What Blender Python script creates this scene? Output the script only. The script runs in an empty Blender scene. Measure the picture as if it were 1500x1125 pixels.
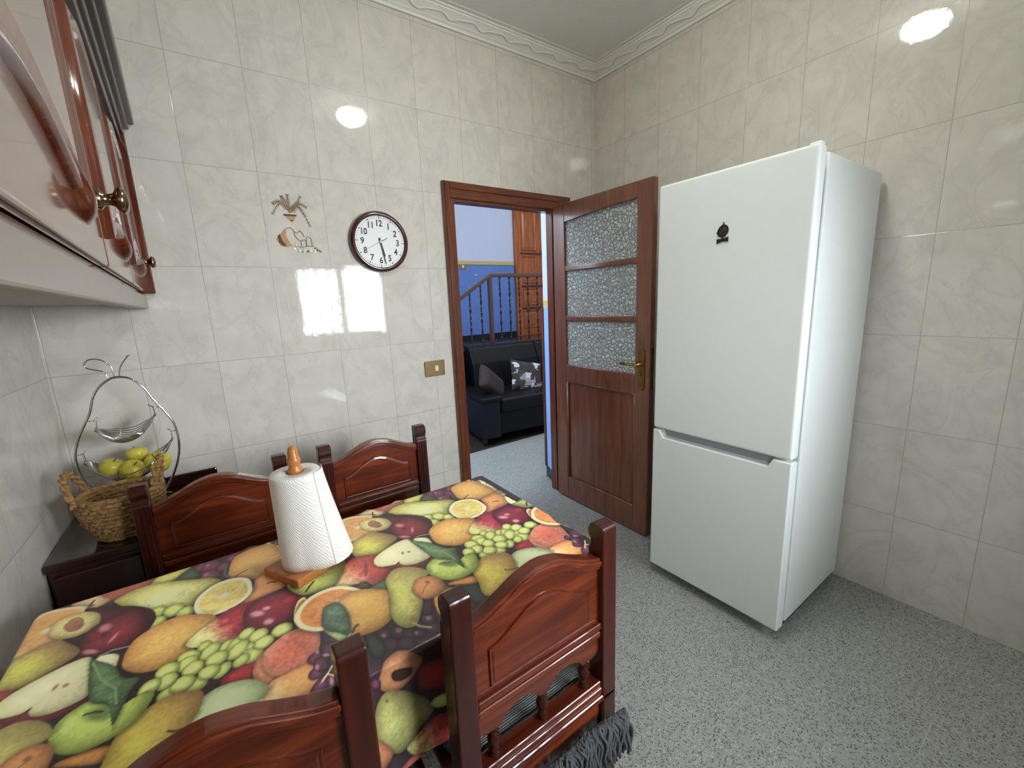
WIN_P,WIN_S,SIDE_P,SIDE_S,LIV_P,HALL_P,LAMP_E,EXPO=25,1.55,4.0,1.0,45,48,76,0.28
import bpy, bmesh, math, random
import numpy as np
from mathutils import Vector, Matrix, noise
random.seed(7)
PI=math.pi
sc=bpy.context.scene
COL=sc.collection

# ------------------------------------------------------------------ materials
def srgb(c):
    return tuple((v/255/12.92 if v/255<=.04045 else ((v/255+.055)/1.055)**2.4) for v in c)+(1,)
class NT:
    def __init__(s,name):
        s.m=bpy.data.materials.new(name); s.m.use_nodes=True
        s.t=s.m.node_tree; s.b=s.t.nodes['Principled BSDF']
    def n(s,typ,**kw):
        x=s.t.nodes.new(typ)
        for k,v in kw.items():
            if k.startswith('i_'):
                key=k[2:]; key=int(key) if key.isdigit() else key
                if hasattr(v,'links') or isinstance(v,bpy.types.NodeSocket): s.t.links.new(v,x.inputs[key])
                else: x.inputs[key].default_value=v
            else: setattr(x,k,v)
        return x
    def math(s,op,a,b=None,c=None):
        x=s.t.nodes.new('ShaderNodeMath'); x.operation=op
        for i,v in enumerate((a,b,c)):
            if v is None: continue
            if isinstance(v,bpy.types.NodeSocket): s.t.links.new(v,x.inputs[i])
            else: x.inputs[i].default_value=v
        return x.outputs[0]
    def mix(s,f,a,b,mode='MIX'):
        x=s.t.nodes.new('ShaderNodeMix'); x.data_type='RGBA'; x.blend_type=mode
        for i,v in ((0,f),(6,a),(7,b)):
            if isinstance(v,bpy.types.NodeSocket): s.t.links.new(v,x.inputs[i])
            else: x.inputs[i].default_value=v
        return x.outputs[2]
    def ramp(s,f,stops):
        x=s.t.nodes.new('ShaderNodeValToRGB'); s.t.links.new(f,x.inputs[0])
        e=x.color_ramp.elements
        while len(e)<len(stops): e.new(.5)
        for el,(p,c) in zip(e,stops): el.position=p; el.color=c if len(c)==4 else tuple(c)+(1,)
        return x.outputs[0]
    def obj(s): return s.n('ShaderNodeTexCoord').outputs['Object']
    def noise(s,vec,scale,detail=3,rough=.5,dist=0):
        x=s.n('ShaderNodeTexNoise',i_Vector=vec,i_Scale=scale,i_Detail=detail,i_Roughness=rough,i_Distortion=dist)
        return x
    def mapping(s,vec,scale=(1,1,1),rot=(0,0,0),loc=(0,0,0)):
        return s.n('ShaderNodeMapping',i_Vector=vec,i_Scale=scale,i_Rotation=rot,i_Location=loc).outputs[0]
    def bump(s,h,strength=.2,dist=.01):
        x=s.n('ShaderNodeBump',i_Height=h,i_Strength=strength,i_Distance=dist)
        s.t.links.new(x.outputs[0],s.b.inputs['Normal'])
    def set(s,**kw):
        for k,v in kw.items():
            k=k.replace('_',' ')
            if isinstance(v,bpy.types.NodeSocket): s.t.links.new(v,s.b.inputs[k])
            else: s.b.inputs[k].default_value=v
        return s

def plain(name,c,rough=.5,metal=0,coat=0,var=.06,scale=40,bump=0,**kw):
    t=NT(name); o=t.obj(); nz=t.noise(o,scale,3)
    a=srgb(c); d=tuple(x*(1-var*2) for x in a[:3])+(1,)
    t.set(Base_Color=t.mix(nz.outputs[0],d,a),Roughness=rough,Metallic=metal)
    if coat: t.set(Coat_Weight=coat,Coat_Roughness=.08)
    if bump: t.bump(nz.outputs[0],bump,.003)
    for k,v in kw.items(): t.b.inputs[k.replace('_',' ')].default_value=v
    return t.m

def wood(name,dark,mid,light,axis=2,scale=1.0,rough=.3,coat=.6,coatr=.1,fine=.35):
    t=NT(name); o=t.obj()
    s=[9,9,9]; s[axis]=.9
    v=t.mapping(o,scale=tuple(x*scale for x in s))
    n1=t.noise(v,3.0,5,.6,.6).outputs[0]
    s2=[90,90,90]; s2[axis]=3
    n2=t.noise(t.mapping(o,scale=tuple(x*scale for x in s2)),1.6,3,.6).outputs[0]
    c=t.ramp(n1,[(.25,srgb(dark)),(.5,srgb(mid)),(.75,srgb(light))])
    c2=t.mix(t.math('MULTIPLY',t.ramp(n2,[(.42,(0,0,0)),(.6,(1,1,1))]),fine),c,srgb(dark))
    t.set(Base_Color=c2,Roughness=rough,Coat_Weight=coat,Coat_Roughness=coatr); t.b.inputs['Specular IOR Level'].default_value=.35
    t.bump(n2,.04,.002)
    return t.m

def tile(name,uaxis,u0,v0=2.4407-.408*6-.408,w=.26137,h=.408,c=(221,216,206)):
    t=NT(name); o=t.obj(); sp=t.n('ShaderNodeSeparateXYZ',i_0=o)
    def cell(sock,o0,s):
        q=t.math('DIVIDE',t.math('SUBTRACT',sock,o0),s)
        fl=t.math('FLOOR',q); fr=t.math('SUBTRACT',q,fl)
        d=t.math('MULTIPLY',t.math('MINIMUM',fr,t.math('SUBTRACT',1.0,fr)),s)
        return fl,d
    cu,du=cell(sp.outputs[uaxis],u0,w); cvv,dv=cell(sp.outputs[2],v0,h)
    d=t.math('MINIMUM',du,dv)
    g=t.ramp(t.math('MULTIPLY',d,100.0),[(.09,(1,1,1)),(.17,(0,0,0))])
    cx=t.n('ShaderNodeCombineXYZ',i_0=cu,i_1=cvv)
    wn=t.n('ShaderNodeTexWhiteNoise',i_Vector=cx.outputs[0]); wn.noise_dimensions='3D'
    off=t.n('ShaderNodeVectorMath',operation='SCALE'); t.t.links.new(wn.outputs[1],off.inputs[0]); off.inputs[3].default_value=13
    vv=t.n('ShaderNodeVectorMath',operation='ADD'); t.t.links.new(o,vv.inputs[0]); t.t.links.new(off.outputs[0],vv.inputs[1])
    n1=t.noise(t.mapping(vv.outputs[0],scale=(1,1,.72),rot=(.5,.5,.3)),5.0,4,.6,1.1).outputs[0]
    vein=t.ramp(t.math('ABSOLUTE',t.math('SUBTRACT',n1,.5)),[(.0,(1,1,1)),(.02,(.45,.45,.45)),(.075,(0,0,0))])
    n2=t.noise(vv.outputs[0],9,4,.6,.5).outputs[0]
    a=srgb(c); b=tuple(x*.91 for x in a[:3])+(1,)
    base=t.mix(t.ramp(n2,[(.35,(0,0,0)),(.65,(1,1,1))]),b,a)
    base=t.mix(t.math('MULTIPLY',vein,.24),base,srgb((176,171,163)))
    base=t.mix(t.math('MULTIPLY',g,.75),base,srgb((160,153,142)))
    t.set(Base_Color=base,Roughness=t.math('ADD',t.math('MULTIPLY',g,.25),.035))
    t.b.inputs['Specular IOR Level'].default_value=.55
    hh=t.math('SUBTRACT',t.math('ADD',t.math('MULTIPLY',t.noise(o,42,1).outputs[0],.10),t.math('MULTIPLY',t.noise(o,120,1).outputs[0],.075)),t.math('MULTIPLY',g,1.5))
    t.bump(hh,.30,.0022)
    return t.m

M={}
M['tile_back']=tile('ceramic_tile_back',0,-2.3894)
M['tile_right']=tile('ceramic_tile_right',1,-.26044)
M['tile_left']=tile('ceramic_tile_left',1,-.64)
M['plaster']=plain('white_plaster',(246,246,241),.75,var=.03)
M['cornice']=plain('cornice_plaster',(236,234,226),.55,var=.02)

def terrazzo(name,a,b,dark,light,grout=True,rough=.32):
    t=NT(name); o=t.obj()
    v1=t.n('ShaderNodeTexVoronoi',i_Vector=o,i_Scale=160.0); v1.feature='F1'
    v2=t.n('ShaderNodeTexVoronoi',i_Vector=o,i_Scale=130.0)
    n=t.noise(o,70,4,.7).outputs[0]
    base=t.mix(t.ramp(n,[(.35,(0,0,0)),(.65,(1,1,1))]),srgb(a),srgb(b))
    sep1=t.n('ShaderNodeSeparateColor',i_0=v1.outputs[1]); sep2=t.n('ShaderNodeSeparateColor',i_0=v2.outputs[1])
    d1=t.math('MULTIPLY',t.math('LESS_THAN',v1.outputs[0],.42),t.math('GREATER_THAN',sep1.outputs[0],.55))
    d2=t.math('MULTIPLY',t.math('LESS_THAN',v2.outputs[0],.40),t.math('GREATER_THAN',sep2.outputs[1],.68))
    base=t.mix(t.math('MULTIPLY',d2,.55),base,srgb(light))
    base=t.mix(t.math('MULTIPLY',d1,.85),base,srgb(dark))
    if grout:
        sp=t.n('ShaderNodeSeparateXYZ',i_0=o)
        def ln(s,o0,wd):
            q=t.math('FRACT',t.math('DIVIDE',t.math('SUBTRACT',s,o0),.425))
            return t.math('LESS_THAN',t.math('ABSOLUTE',t.math('SUBTRACT',q,.5)),wd)
        gy=ln(sp.outputs[1],-1.69-.2125,.0035); gx=ln(sp.outputs[0],-.62-.2125,.002)
        k=t.math('MULTIPLY',t.math('MAXIMUM',gy,t.math('MULTIPLY',gx,.5)),t.ramp(t.noise(o,3,2).outputs[0],[(.42,(0,0,0)),(.6,(1,1,1))]))
        base=t.mix(t.math('MULTIPLY',k,.6),base,srgb((196,194,184)))
    t.set(Base_Color=base,Roughness=rough)
    return t.m
M['terrazzo']=terrazzo('grey_terrazzo',(150,152,148),(174,176,171),(74,76,76),(212,212,206))
M['darkfloor']=terrazzo('dark_marble',(52,48,46),(74,66,60),(30,28,28),(96,86,76),False,.2)

M['chair']=wood('mahogany_varnish',(36,11,8),(62,20,12),(86,32,18),2,.7,.34,.55,.05,.2)
M['chair_h']=wood('mahogany_varnish_across',(60,20,8),(104,39,15),(144,66,28),0,.8,.34,.55,.05,.32)
M['door']=wood('door_wood',(100,58,42),(128,80,58),(146,96,70),2,1,.3,.5,.16,.5)
M['door_panel']=wood('door_panel_wood',(92,52,36),(124,74,50),(142,90,62),2,.8,.3,.5,.16,.55)
M['frame']=wood('door_frame_wood',(78,36,18),(112,58,32),(136,78,46),2,1,.3,.5,.15,.5)
M['frame_h']=wood('door_frame_wood_across',(78,36,18),(112,58,32),(136,78,46),0,1,.3,.5,.15,.5)
M['dresser']=wood('dark_dresser_wood',(30,12,10),(48,20,16),(60,28,22),0,1,.2,.7,.1)
M['cab']=wood('cabinet_gloss_wood',(92,44,28),(126,66,44),(148,84,58),1,.8,.16,1,.07,.2)
M['cab_edge']=wood('cabinet_moulding_wood',(74,30,16),(110,52,30),(134,70,40),2,1,.2,.9,.08,.3)
M['cab_grey']=plain('cabinet_underside',(152,142,130),.4,var=.05)
M['cab_dark']=wood('cabinet_crown_wood',(44,34,30),(60,48,43),(74,60,54),1,1,.35,.4,.2,.3)
M['pine']=wood('towel_holder_wood',(150,84,38),(190,116,58),(208,138,76),0,1.5,.35,.3,.2,.3)
M['pine_v']=wood('towel_peg_wood',(170,104,50),(200,132,68),(214,150,86),2,1.5,.35,.3,.2,.2)
M['orange_wood']=wood('living_door_wood',(126,66,30),(176,100,52),(200,124,68),2,.8,.3,.4,.15,.5)
M['rail_wood']=plain('handrail_wood',(78,52,42),.35,coat=.4)
M['iron']=plain('baluster_iron',(70,50,44),.35,.4)
t=NT('fridge_enamel'); o=t.obj(); nz=t.noise(o,260,2).outputs[0]
t.set(Base_Color=srgb((238,244,242)),Roughness=.31); t.b.inputs['Specular IOR Level'].default_value=.4; t.bump(nz,.05,.001); M['fridge']=t.m
M['fridge_grey']=plain('fridge_seal',(150,153,156),.6)
M['seal']=plain('door_seal',(60,62,66),.7)
M['black']=plain('black_plastic',(24,24,25),.45)
M['emblem']=plain('emblem_brown',(48,38,34),.4)
M['emblem2']=plain('emblem_light_brown',(92,78,66),.4)
M['brass']=plain('brass',(176,140,78),.28,1,var=.15,scale=60)
M['nickel']=plain('bronze_nickel',(150,132,104),.2,1,var=.2,scale=60)
M['brassdull']=plain('aged_brass',(150,120,66),.36,1,var=.2,scale=60)
M['switch']=plain('brass_plate',(142,116,74),.4,.6,var=.08)
M['white']=plain('white_plastic',(236,234,226),.35)
M['chrome']=plain('chrome',(196,196,198),.15,1,var=.04)
M['clockrim']=plain('maroon_rim',(66,22,26),.22,coat=.8,var=.05)
M['clockface']=plain('clock_paper',(236,238,236),.4,var=.01)
M['ink']=plain('black_ink',(38,40,42),.5)
M['leather']=plain('black_leather',(7,8,12),.5,bump=.25,scale=220,Specular_IOR_Level=.22)
M['leather2']=plain('black_leather_panel',(12,16,24),.5,bump=.2,scale=220,Specular_IOR_Level=.3)
M['cushbrown']=plain('brown_suede',(58,46,44),.9,bump=.4,scale=120)
M['blackskirt']=plain('black_skirting',(22,24,28),.3)
t=NT('blue_wall'); o=t.obj(); nz=t.noise(o,5,4,.6).outputs[0]
M['bluewash']=t.set(Base_Color=t.mix(nz,srgb((96,134,200)),srgb((122,160,222))),Roughness=.7).m
M['yellow']=plain('ochre_band',(206,176,108),.7)
M['lavender']=plain('pale_lavender_wall',(196,206,230),.8,var=.03,scale=5)
# reveal wall with painted zones by height
t=NT('painted_reveal'); o=t.obj(); z=t.n('ShaderNodeSeparateXYZ',i_0=o).outputs[2]; nz=t.noise(o,5,4,.6).outputs[0]
blue=t.mix(nz,srgb((140,178,236)),srgb((160,196,246)))
c=t.mix(t.math('GREATER_THAN',z,1.368),blue,srgb((214,184,112)))
c=t.mix(t.math('GREATER_THAN',z,1.418),c,srgb((206,216,236)))
M['reveal']=t.set(Base_Color=c,Roughness=.7).m
t=NT('living_wall'); o=t.obj(); z=t.n('ShaderNodeSeparateXYZ',i_0=o).outputs[2]; nz=t.noise(o,4,4,.6).outputs[0]
c=t.mix(t.math('GREATER_THAN',z,2.0),t.mix(nz,srgb((80,112,178)),srgb((104,138,200))),srgb((196,202,222)))
M['livingwall']=t.set(Base_Color=c,Roughness=.75).m
# hammered glass
t=NT('hammered_glass'); o=t.obj()
vn=t.n('ShaderNodeTexVoronoi',i_Vector=t.n('ShaderNodeVectorMath',operation='ADD',i_0=o,i_1=t.n('ShaderNodeVectorMath',operation='SCALE',i_0=t.noise(o,60,2).outputs[1],i_3=.022).outputs[0]).outputs[0],i_Scale=42.0); vn.feature='DISTANCE_TO_EDGE'
hgt=t.ramp(vn.outputs[0],[(.0,(0,0,0)),(.12,(.6,.6,.6)),(.45,(1,1,1))])
t.set(Base_Color=t.mix(hgt,srgb((165,174,174)),srgb((230,235,233))),Roughness=.10); t.b.inputs['Transmission Weight'].default_value=.12; t.b.inputs['IOR'].default_value=1.45
t.bump(hgt,1.0,.009); M['glass']=t.m
# paper towel
t=NT('paper_towel'); o=t.obj(); w=t.n('ShaderNodeTexWave',i_Vector=t.mapping(o,rot=(0,PI/4,PI/4)),i_Scale=75.0,i_Distortion=5.0,i_Detail=2.0)
t.set(Base_Color=t.mix(w.outputs[1],srgb((236,233,227)),srgb((246,243,238))),Roughness=.95); t.bump(w.outputs[1],.35,.002); M['paper']=t.m
# wicker
t=NT('seagrass'); o=t.obj(); nz=t.noise(t.mapping(o,scale=(40,40,160)),1.5,4,.6).outputs[0]
t.set(Base_Color=t.ramp(nz,[(.25,srgb((84,58,32))),(.5,srgb((158,120,72))),(.75,srgb((200,164,110)))]),Roughness=.85); t.bump(nz,.8,.006); M['wicker']=t.m
t=NT('apple_skin'); o=t.obj(); nz=t.noise(o,24,4).outputs[0]
t.set(Base_Color=t.ramp(nz,[(.3,srgb((168,164,44))),(.55,srgb((214,198,72))),(.8,srgb((222,208,96)))]),Roughness=.3); M['apple']=t.m
t=NT('chenille'); o=t.obj(); w=t.n('ShaderNodeTexWave',i_Vector=o,i_Scale=62.0,i_Distortion=1.2,i_Detail=2.0); w.bands_direction='Y'
t.set(Base_Color=t.mix(w.outputs[1],srgb((62,68,66)),srgb((132,138,134))),Roughness=.95); t.bump(w.outputs[1],.8,.005); M['chenille']=t.m
M['fringe']=plain('dark_grey_yarn',(104,106,108),.95,var=.3,scale=180)
t=NT('patchwork'); o=t.obj()
vk=t.n('ShaderNodeTexVoronoi',i_Vector=t.mapping(o,scale=(1,0,1)),i_Scale=15.0); vk.distance='CHEBYCHEV'; ck=t.n('ShaderNodeTexChecker',i_Vector=t.mapping(o,scale=(1,1,1),rot=(0,.785,0)),i_Scale=110.0)
hs=t.n('ShaderNodeSeparateColor',i_0=vk.outputs[1])
cc=t.mix(t.math('GREATER_THAN',hs.outputs[0],.66),srgb((70,58,54)),srgb((196,198,204)))
cc=t.mix(t.math('MULTIPLY',t.math('GREATER_THAN',hs.outputs[1],.45),ck.outputs[1]),cc,srgb((42,36,36)))
M['patch']=t.set(Base_Color=cc,Roughness=.9).m
t=NT('oilcloth_print'); at=t.n('ShaderNodeVertexColor'); at.layer_name='print'
t.set(Base_Color=at.outputs[0],Roughness=.31); t.b.inputs['Specular IOR Level'].default_value=.6
t.bump(t.noise(t.obj(),14,2).outputs[0],.06,.004); M['oilcloth']=t.m
M['painted']=plain('tile_paint_gold',(150,122,82),.15); M['painted2']=plain('tile_paint_tan',(196,158,118),.15); M['painted3']=plain('tile_paint_pale',(222,214,194),.12); M['painted4']=plain('tile_paint_umber',(104,76,48),.15)
t=NT('lamp_glass'); t.set(Base_Color=srgb((250,250,245))); t.b.inputs['Emission Color'].default_value=(.97,1,.93,1); t.b.inputs['Emission Strength'].default_value=LAMP_E; M['lamp']=t.m
t=NT('sky_glow'); t.b.inputs['Emission Color'].default_value=(.86,.94,1,1); t.b.inputs['Emission Strength'].default_value=1.0; M['skyglow']=t.m

# ------------------------------------------------------------------ geometry helpers
class MB:
    def __init__(s): s.v=[]; s.f=[]; s.sm=[]
    def add(s,vs,fs,mat=None,smooth=False):
        b=len(s.v)
        s.v+= [tuple(mat@Vector(p)) if mat else tuple(p) for p in vs]
        s.f+= [tuple(i+b for i in f) for f in fs]; s.sm+=[smooth]*len(fs); return s
    def box(s,x0,x1,y0,y1,z0,z1,mat=None):
        return s.add([(x,y,z) for x in (x0,x1) for y in (y0,y1) for z in (z0,z1)],
          [(0,1,3,2),(4,6,7,5),(0,4,5,1),(2,3,7,6),(0,2,6,4),(1,5,7,3)],mat)
    def prism(s,poly,a0,a1,axis='y',mat=None,inset=None):
        # poly in the two remaining axes (x,z | y,z | x,y); inset=(dist,depth) bevels the a0 side outward
        def P(p,a): return {'y':(p[0],a,p[1]),'x':(a,p[0],p[1]),'z':(p[0],p[1],a)}[axis]
        n=len(poly); vs=[P(p,a0) for p in poly]+[P(p,a1) for p in poly]
        fs=[tuple(range(n)),tuple(range(2*n-1,n-1,-1))]+[(i,i+n,(i+1)%n+n,(i+1)%n) for i in range(n)]
        return s.add(vs,fs,mat)
    def loft(s,rings,cap=True,mat=None,smooth=True,closed=True):
        n=len(rings[0]); vs=[p for r in rings for p in r]; fs=[]
        for k in range(len(rings)-1):
            for i in range(n if closed else n-1):
                j=(i+1)%n; fs.append((k*n+i,k*n+j,(k+1)*n+j,(k+1)*n+i))
        if cap and closed: fs+= [tuple(range(n-1,-1,-1)),tuple(range((len(rings)-1)*n,len(rings)*n))]
        return s.add(vs,fs,mat,smooth)
    def lathe(s,prof,n=20,mat=None,smooth=True,ax='z',cen=(0,0,0),cap=True):
        rings=[]
        for r,h in prof:
            ring=[]
            for i in range(n):
                a=2*PI*i/n; c,d=r*math.cos(a),r*math.sin(a)
                p={'z':(c,d,h),'y':(c,h,-d),'x':(h,c,d)}[ax]
                ring.append((p[0]+cen[0],p[1]+cen[1],p[2]+cen[2]))
            rings.append(ring)
        return s.loft(rings,cap,mat,smooth)
    def tube(s,pts,r,n=8,closed=False,mat=None):
        pts=[Vector(p) for p in pts]; m=len(pts); rings=[]; up=None
        for i,p in enumerate(pts):
            a=pts[(i-1)%m] if (closed or i>0) else p; b=pts[(i+1)%m] if (closed or i<m-1) else p
            t=(b-a).normalized()
            if up is None:
                up=Vector((0,0,1)) if abs(t.z)<.9 else Vector((1,0,0))
            u=(up-t*up.dot(t)).normalized(); up=u; w=t.cross(u)
            rr=r[i] if isinstance(r,(list,tuple)) else r
            rings.append([tuple(p+u*math.cos(2*PI*k/n)*rr+w*math.sin(2*PI*k/n)*rr) for k in range(n)])
        if closed: rings.append(rings[0]); return s.loft(rings,False,mat)
        return s.loft(rings,True,mat)
    def sphere(s,c,r,n=16,m=10,sc=(1,1,1),mat=None):
        prof=[]
        for k in range(m+1):
            a=-PI/2+PI*k/m; prof.append((max(math.cos(a),.001)*r,math.sin(a)*r))
        T=Matrix.Translation(c)@Matrix.Diagonal(sc).to_4x4()
        return s.lathe(prof,n,(mat@T) if mat else T)
    def build(s,name,mat,parent=None,bevel=0,seg=2,smooth=None,loc=None,rot=None):
        me=bpy.data.meshes.new(name); me.from_pydata(s.v,[],s.f); me.materials.append(mat)
        bm=bmesh.new(); bm.from_mesh(me); bmesh.ops.recalc_face_normals(bm,faces=bm.faces); bm.to_mesh(me); bm.free()
        for p,q in zip(me.polygons,s.sm): p.use_smooth=q if smooth is None else smooth
        ob=bpy.data.objects.new(name,me); COL.objects.link(ob)
        if parent: ob.parent=parent
        if loc: ob.location=loc
        if rot: ob.rotation_euler=rot
        if bevel:
            b=ob.modifiers.new('soft_edge','BEVEL'); b.width=bevel; b.segments=seg; b.limit_method='ANGLE'; b.angle_limit=.6
        return ob
def tag(o,label=None,cat=None,group=None,kind=None):
    if label: o['label']=label
    if cat: o['category']=cat
    if group: o['group']=group
    if kind: o['kind']=kind
    return o
def thing(name,label,cat,loc=(0,0,0),rz=0,group=None):
    o=bpy.data.objects.new(name,None); o.empty_display_size=.1; COL.objects.link(o); o.location=loc; o.rotation_euler=(0,0,rz)
    return tag(o,label,cat,group)
def struct(name,mb,mat,bevel=0):
    o=mb.build(name,mat,None,bevel); return tag(o,kind='structure')
def copy_tree(o,parent=None):
    c=o.copy(); COL.objects.link(c)
    if parent: c.parent=parent
    for ch in list(o.children): copy_tree(ch,c)
    return c
def spline(pts,closed=True,k=6):
    pts=[Vector(p) for p in pts]; n=len(pts); out=[]
    for i in range(n if closed else n-1):
        g=(lambda j: pts[j%n]) if closed else (lambda j: pts[min(max(j,0),n-1)])
        p0,p1,p2,p3=g(i-1),g(i),g(i+1),g(i+2)
        for j in range(k):
            t=j/k; out.append(.5*((2*p1)+(p2-p0)*t+(2*p0-5*p1+4*p2-p3)*t*t+(3*p1-p0-3*p2+p3)*t**3))
    if not closed: out.append(pts[-1])
    return out

# ------------------------------------------------------------------ camera
f,cx,cy,cz,pt,yw,rl=620.323,-2.405,-2.281,1.432,-.19575,.61304,-.04162
fw=Vector((math.sin(yw)*math.cos(pt),math.cos(yw)*math.cos(pt),math.sin(pt)))
rt=Vector((math.cos(yw),-math.sin(yw),0)); up=rt.cross(fw)
r2=math.cos(rl)*rt+math.sin(rl)*up; u2=-math.sin(rl)*rt+math.cos(rl)*up
cd=bpy.data.cameras.new('camera'); cam=bpy.data.objects.new('camera',cd); COL.objects.link(cam)
cam.matrix_world=Matrix(((r2.x,u2.x,-fw.x,cx),(r2.y,u2.y,-fw.y,cy),(r2.z,u2.z,-fw.z,cz),(0,0,0,1)))
cd.sensor_width=36; cd.lens=f/1500*36; cd.clip_start=.02; sc.camera=cam

# ------------------------------------------------------------------ room shell
XL,YF,ZC=-2.92,-3.35,2.943
struct('floor',MB().box(XL-.1,.1,YF-.1,.30,-.05,0).box(-1.6,2.6,.30,1.13,-.05,0),M['terrazzo'])
mb=MB(); OX0,OX1,OZ=-1.19,-.375,2.04
mb.box(XL-.1,OX0,0,.26,0,ZC); mb.box(OX0,OX1,0,.05,OZ,ZC); mb.box(OX0,OX1,.05,.26,2.35,ZC); mb.box(OX1,.1,0,.05,0,ZC)
struct('wall_back',mb,M['tile_back'])
struct('wall_right',MB().box(0,.1,YF-.1,0,0,ZC),M['tile_right'])
struct('wall_left',MB().box(XL-.1,XL,YF-.1,0,0,ZC),M['tile_left'])
WX0,WX1,WZ0,WZ1=-1.50,-.46,1.07,1.93
mb=MB(); mb.box(XL,WX0,YF-.1,YF,0,ZC).box(WX1,0,YF-.1,YF,0,ZC).box(WX0,WX1,YF-.1,YF,0,WZ0).box(WX0,WX1,YF-.1,YF,WZ1,ZC)
struct('wall_front',mb,M['tile_back'])
struct('ceiling',MB().box(XL-.1,.1,YF-.1,.1,ZC,ZC+.06),M['plaster'])
# window behind the photographer: frame, mullions, roller shutter slats
mb=MB()
for x in (WX0,WX1-.05): mb.box(x,x+.05,YF-.06,YF-.01,WZ0,WZ1)
for z in (WZ0,WZ1-.05): mb.box(WX0,WX1,YF-.06,YF-.01,z,z+.05)
mb.box((WX0+WX1)/2-.04,(WX0+WX1)/2+.04,YF-.06,YF-.005,WZ0,WZ1)
for k in range(1,8):
    x=WX0+(WX1-WX0)*k/8; mb.box(x-.015,x+.015,YF-.085,YF-.07,WZ0,WZ1)
struct('window_1',mb,M['white'])
# cornice
prof=[(0,0),(0,-.074),(.012,-.074),(.014,-.062),(.022,-.056),(.026,-.05),(.060,-.022),(.064,-.02),(.066,-.013),(.074,-.012),(.076,-.005),(.094,-.004),(.1,0)]
def cornice(name,along,length):
    mb=MB()
    rings=[]
    for s_,e in ((0,0),(1,1)):
        ring=[]
        for d,z in prof:
            if along=='x': p=(-d if s_ else XL+.0,-d,ZC+z) if s_ else (XL,-d,ZC+z)
            else: p=(-d,-d,ZC+z) if s_ else (-d,YF,ZC+z)
            ring.append(p)
        rings.append(ring)
    mb.loft(rings,True,smooth=False)
    # wavy vine in relief
    n=int(length/.012); pts=[]
    for i in range(n):
        s=i*.012+.03; w=math.sin(s*2*PI/.19)*.011+math.sin(s*4*PI/.19+.6)*.004
        d=.0445+w*.75; z=-.0385+w*.62
        pts.append((-s-.02,-d,ZC+z) if along=='x' else (-d,-s-.02,ZC+z))
    mb.tube(pts,.0042,6)
    return struct(name,mb,M['cornice'])
cornice('trim_1','x',2.8); cornice('trim_2','y',3.2)

# door frame (architrave + jamb linings)
mb=MB(); fy=-.024
def arch(mb,x0,x1,z0,z1,vert):
    mb.box(x0,x1,fy,0,z0,z1)
mb.box(-1.232,-1.19,fy,-.0,0,2.10); mb.box(-1.19,-1.16,-.014,.255,0,2.03); mb.box(-1.222,-1.200,fy-.006,fy,0,2.09)
mb.box(-.375,-.267,fy,-.0,0,2.10); mb.box(-.43,-.375,-.014,.05,0,2.03)
mb.build('tmp',M['frame']); fr=bpy.data.objects['tmp']; fr.name='door_1_frame'; tag(fr,kind='structure')
b=fr.modifiers.new('soft_edge','BEVEL'); b.width=.004; b.segments=2; b.limit_method='ANGLE'
mb=MB().box(-1.19,-.375,fy,0,2.012,2.10).box(-1.19,-.375,fy-.006,fy,2.06,2.085).box(-1.16,-.375,-.012,.05,1.995,2.03)
fh=mb.build('door_1_lintel',M['frame_h'],None,.004); tag(fh,kind='structure')
# painted reveal to the right of the opening
mb=MB().prism([(-.375,.05),(-.295,.26),(.1,.26),(.1,.05)],0,ZC,'z'); struct('wall_reveal',mb,M['reveal'])
tag(MB().prism([(-.380,.05),(-.303,.264),(-.292,.262),(-.369,.05)],0,.085,'z').build('baseboard_reveal',M['blackskirt']),kind='structure')
tag(MB().box(-.309,-.289,.256,.275,.085,1.365).build('trim_3',M['frame'],None,.003),kind='structure')

# open door leaf, hinged on the right jamb, swung into the kitchen
door=thing('door','brown wooden door with three hammered glass panes, standing open beside the fridge','door',(-.455,-.055,0))
# local: x = thickness 0..0.04 , y = 0..-.78 , z
D=.78; th=.04
mb=MB(); st=.105
mb.box(0,th,-st,0,.012,2.02); mb.box(0,th,-D,-D+st-.005,.012,2.02)
mb.build('stile',M['door'],door,.004)
def rail(z0,z1): return MB().box(.001,th-.001,-D+st-.005,-st,z0,z1)
mb=MB()
# top rail with gently curved lower edge
poly=[(-st,2.02),(-st,1.905)]+[(-st-(D-2*st+.005)*k/10,1.905+.028*math.sin(PI*min(1,k/10*1.15)/2)+(-.012 if k==10 else 0)) for k in range(1,10)]+[(-D+st-.005,1.938),(-D+st-.005,2.02)]
mb.prism(poly,.001,th-.001,'x').build('top_rail',M['door'],door,.003)
rail(1.600,1.634).build('glazing_bar',M['door'],door,.006,3); rail(1.280,1.314).build('glazing_bar',M['door'],door,.006,3)
rail(.872,.985).build('lock_rail',M['door'],door,.004); rail(.012,.165).build('bottom_rail',M['door'],door,.004)
mb=MB().box(.014,th-.014,-D+st-.02,-st+.015,.15,.885); mb.build('lower_panel',M['door_panel'],door)
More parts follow.
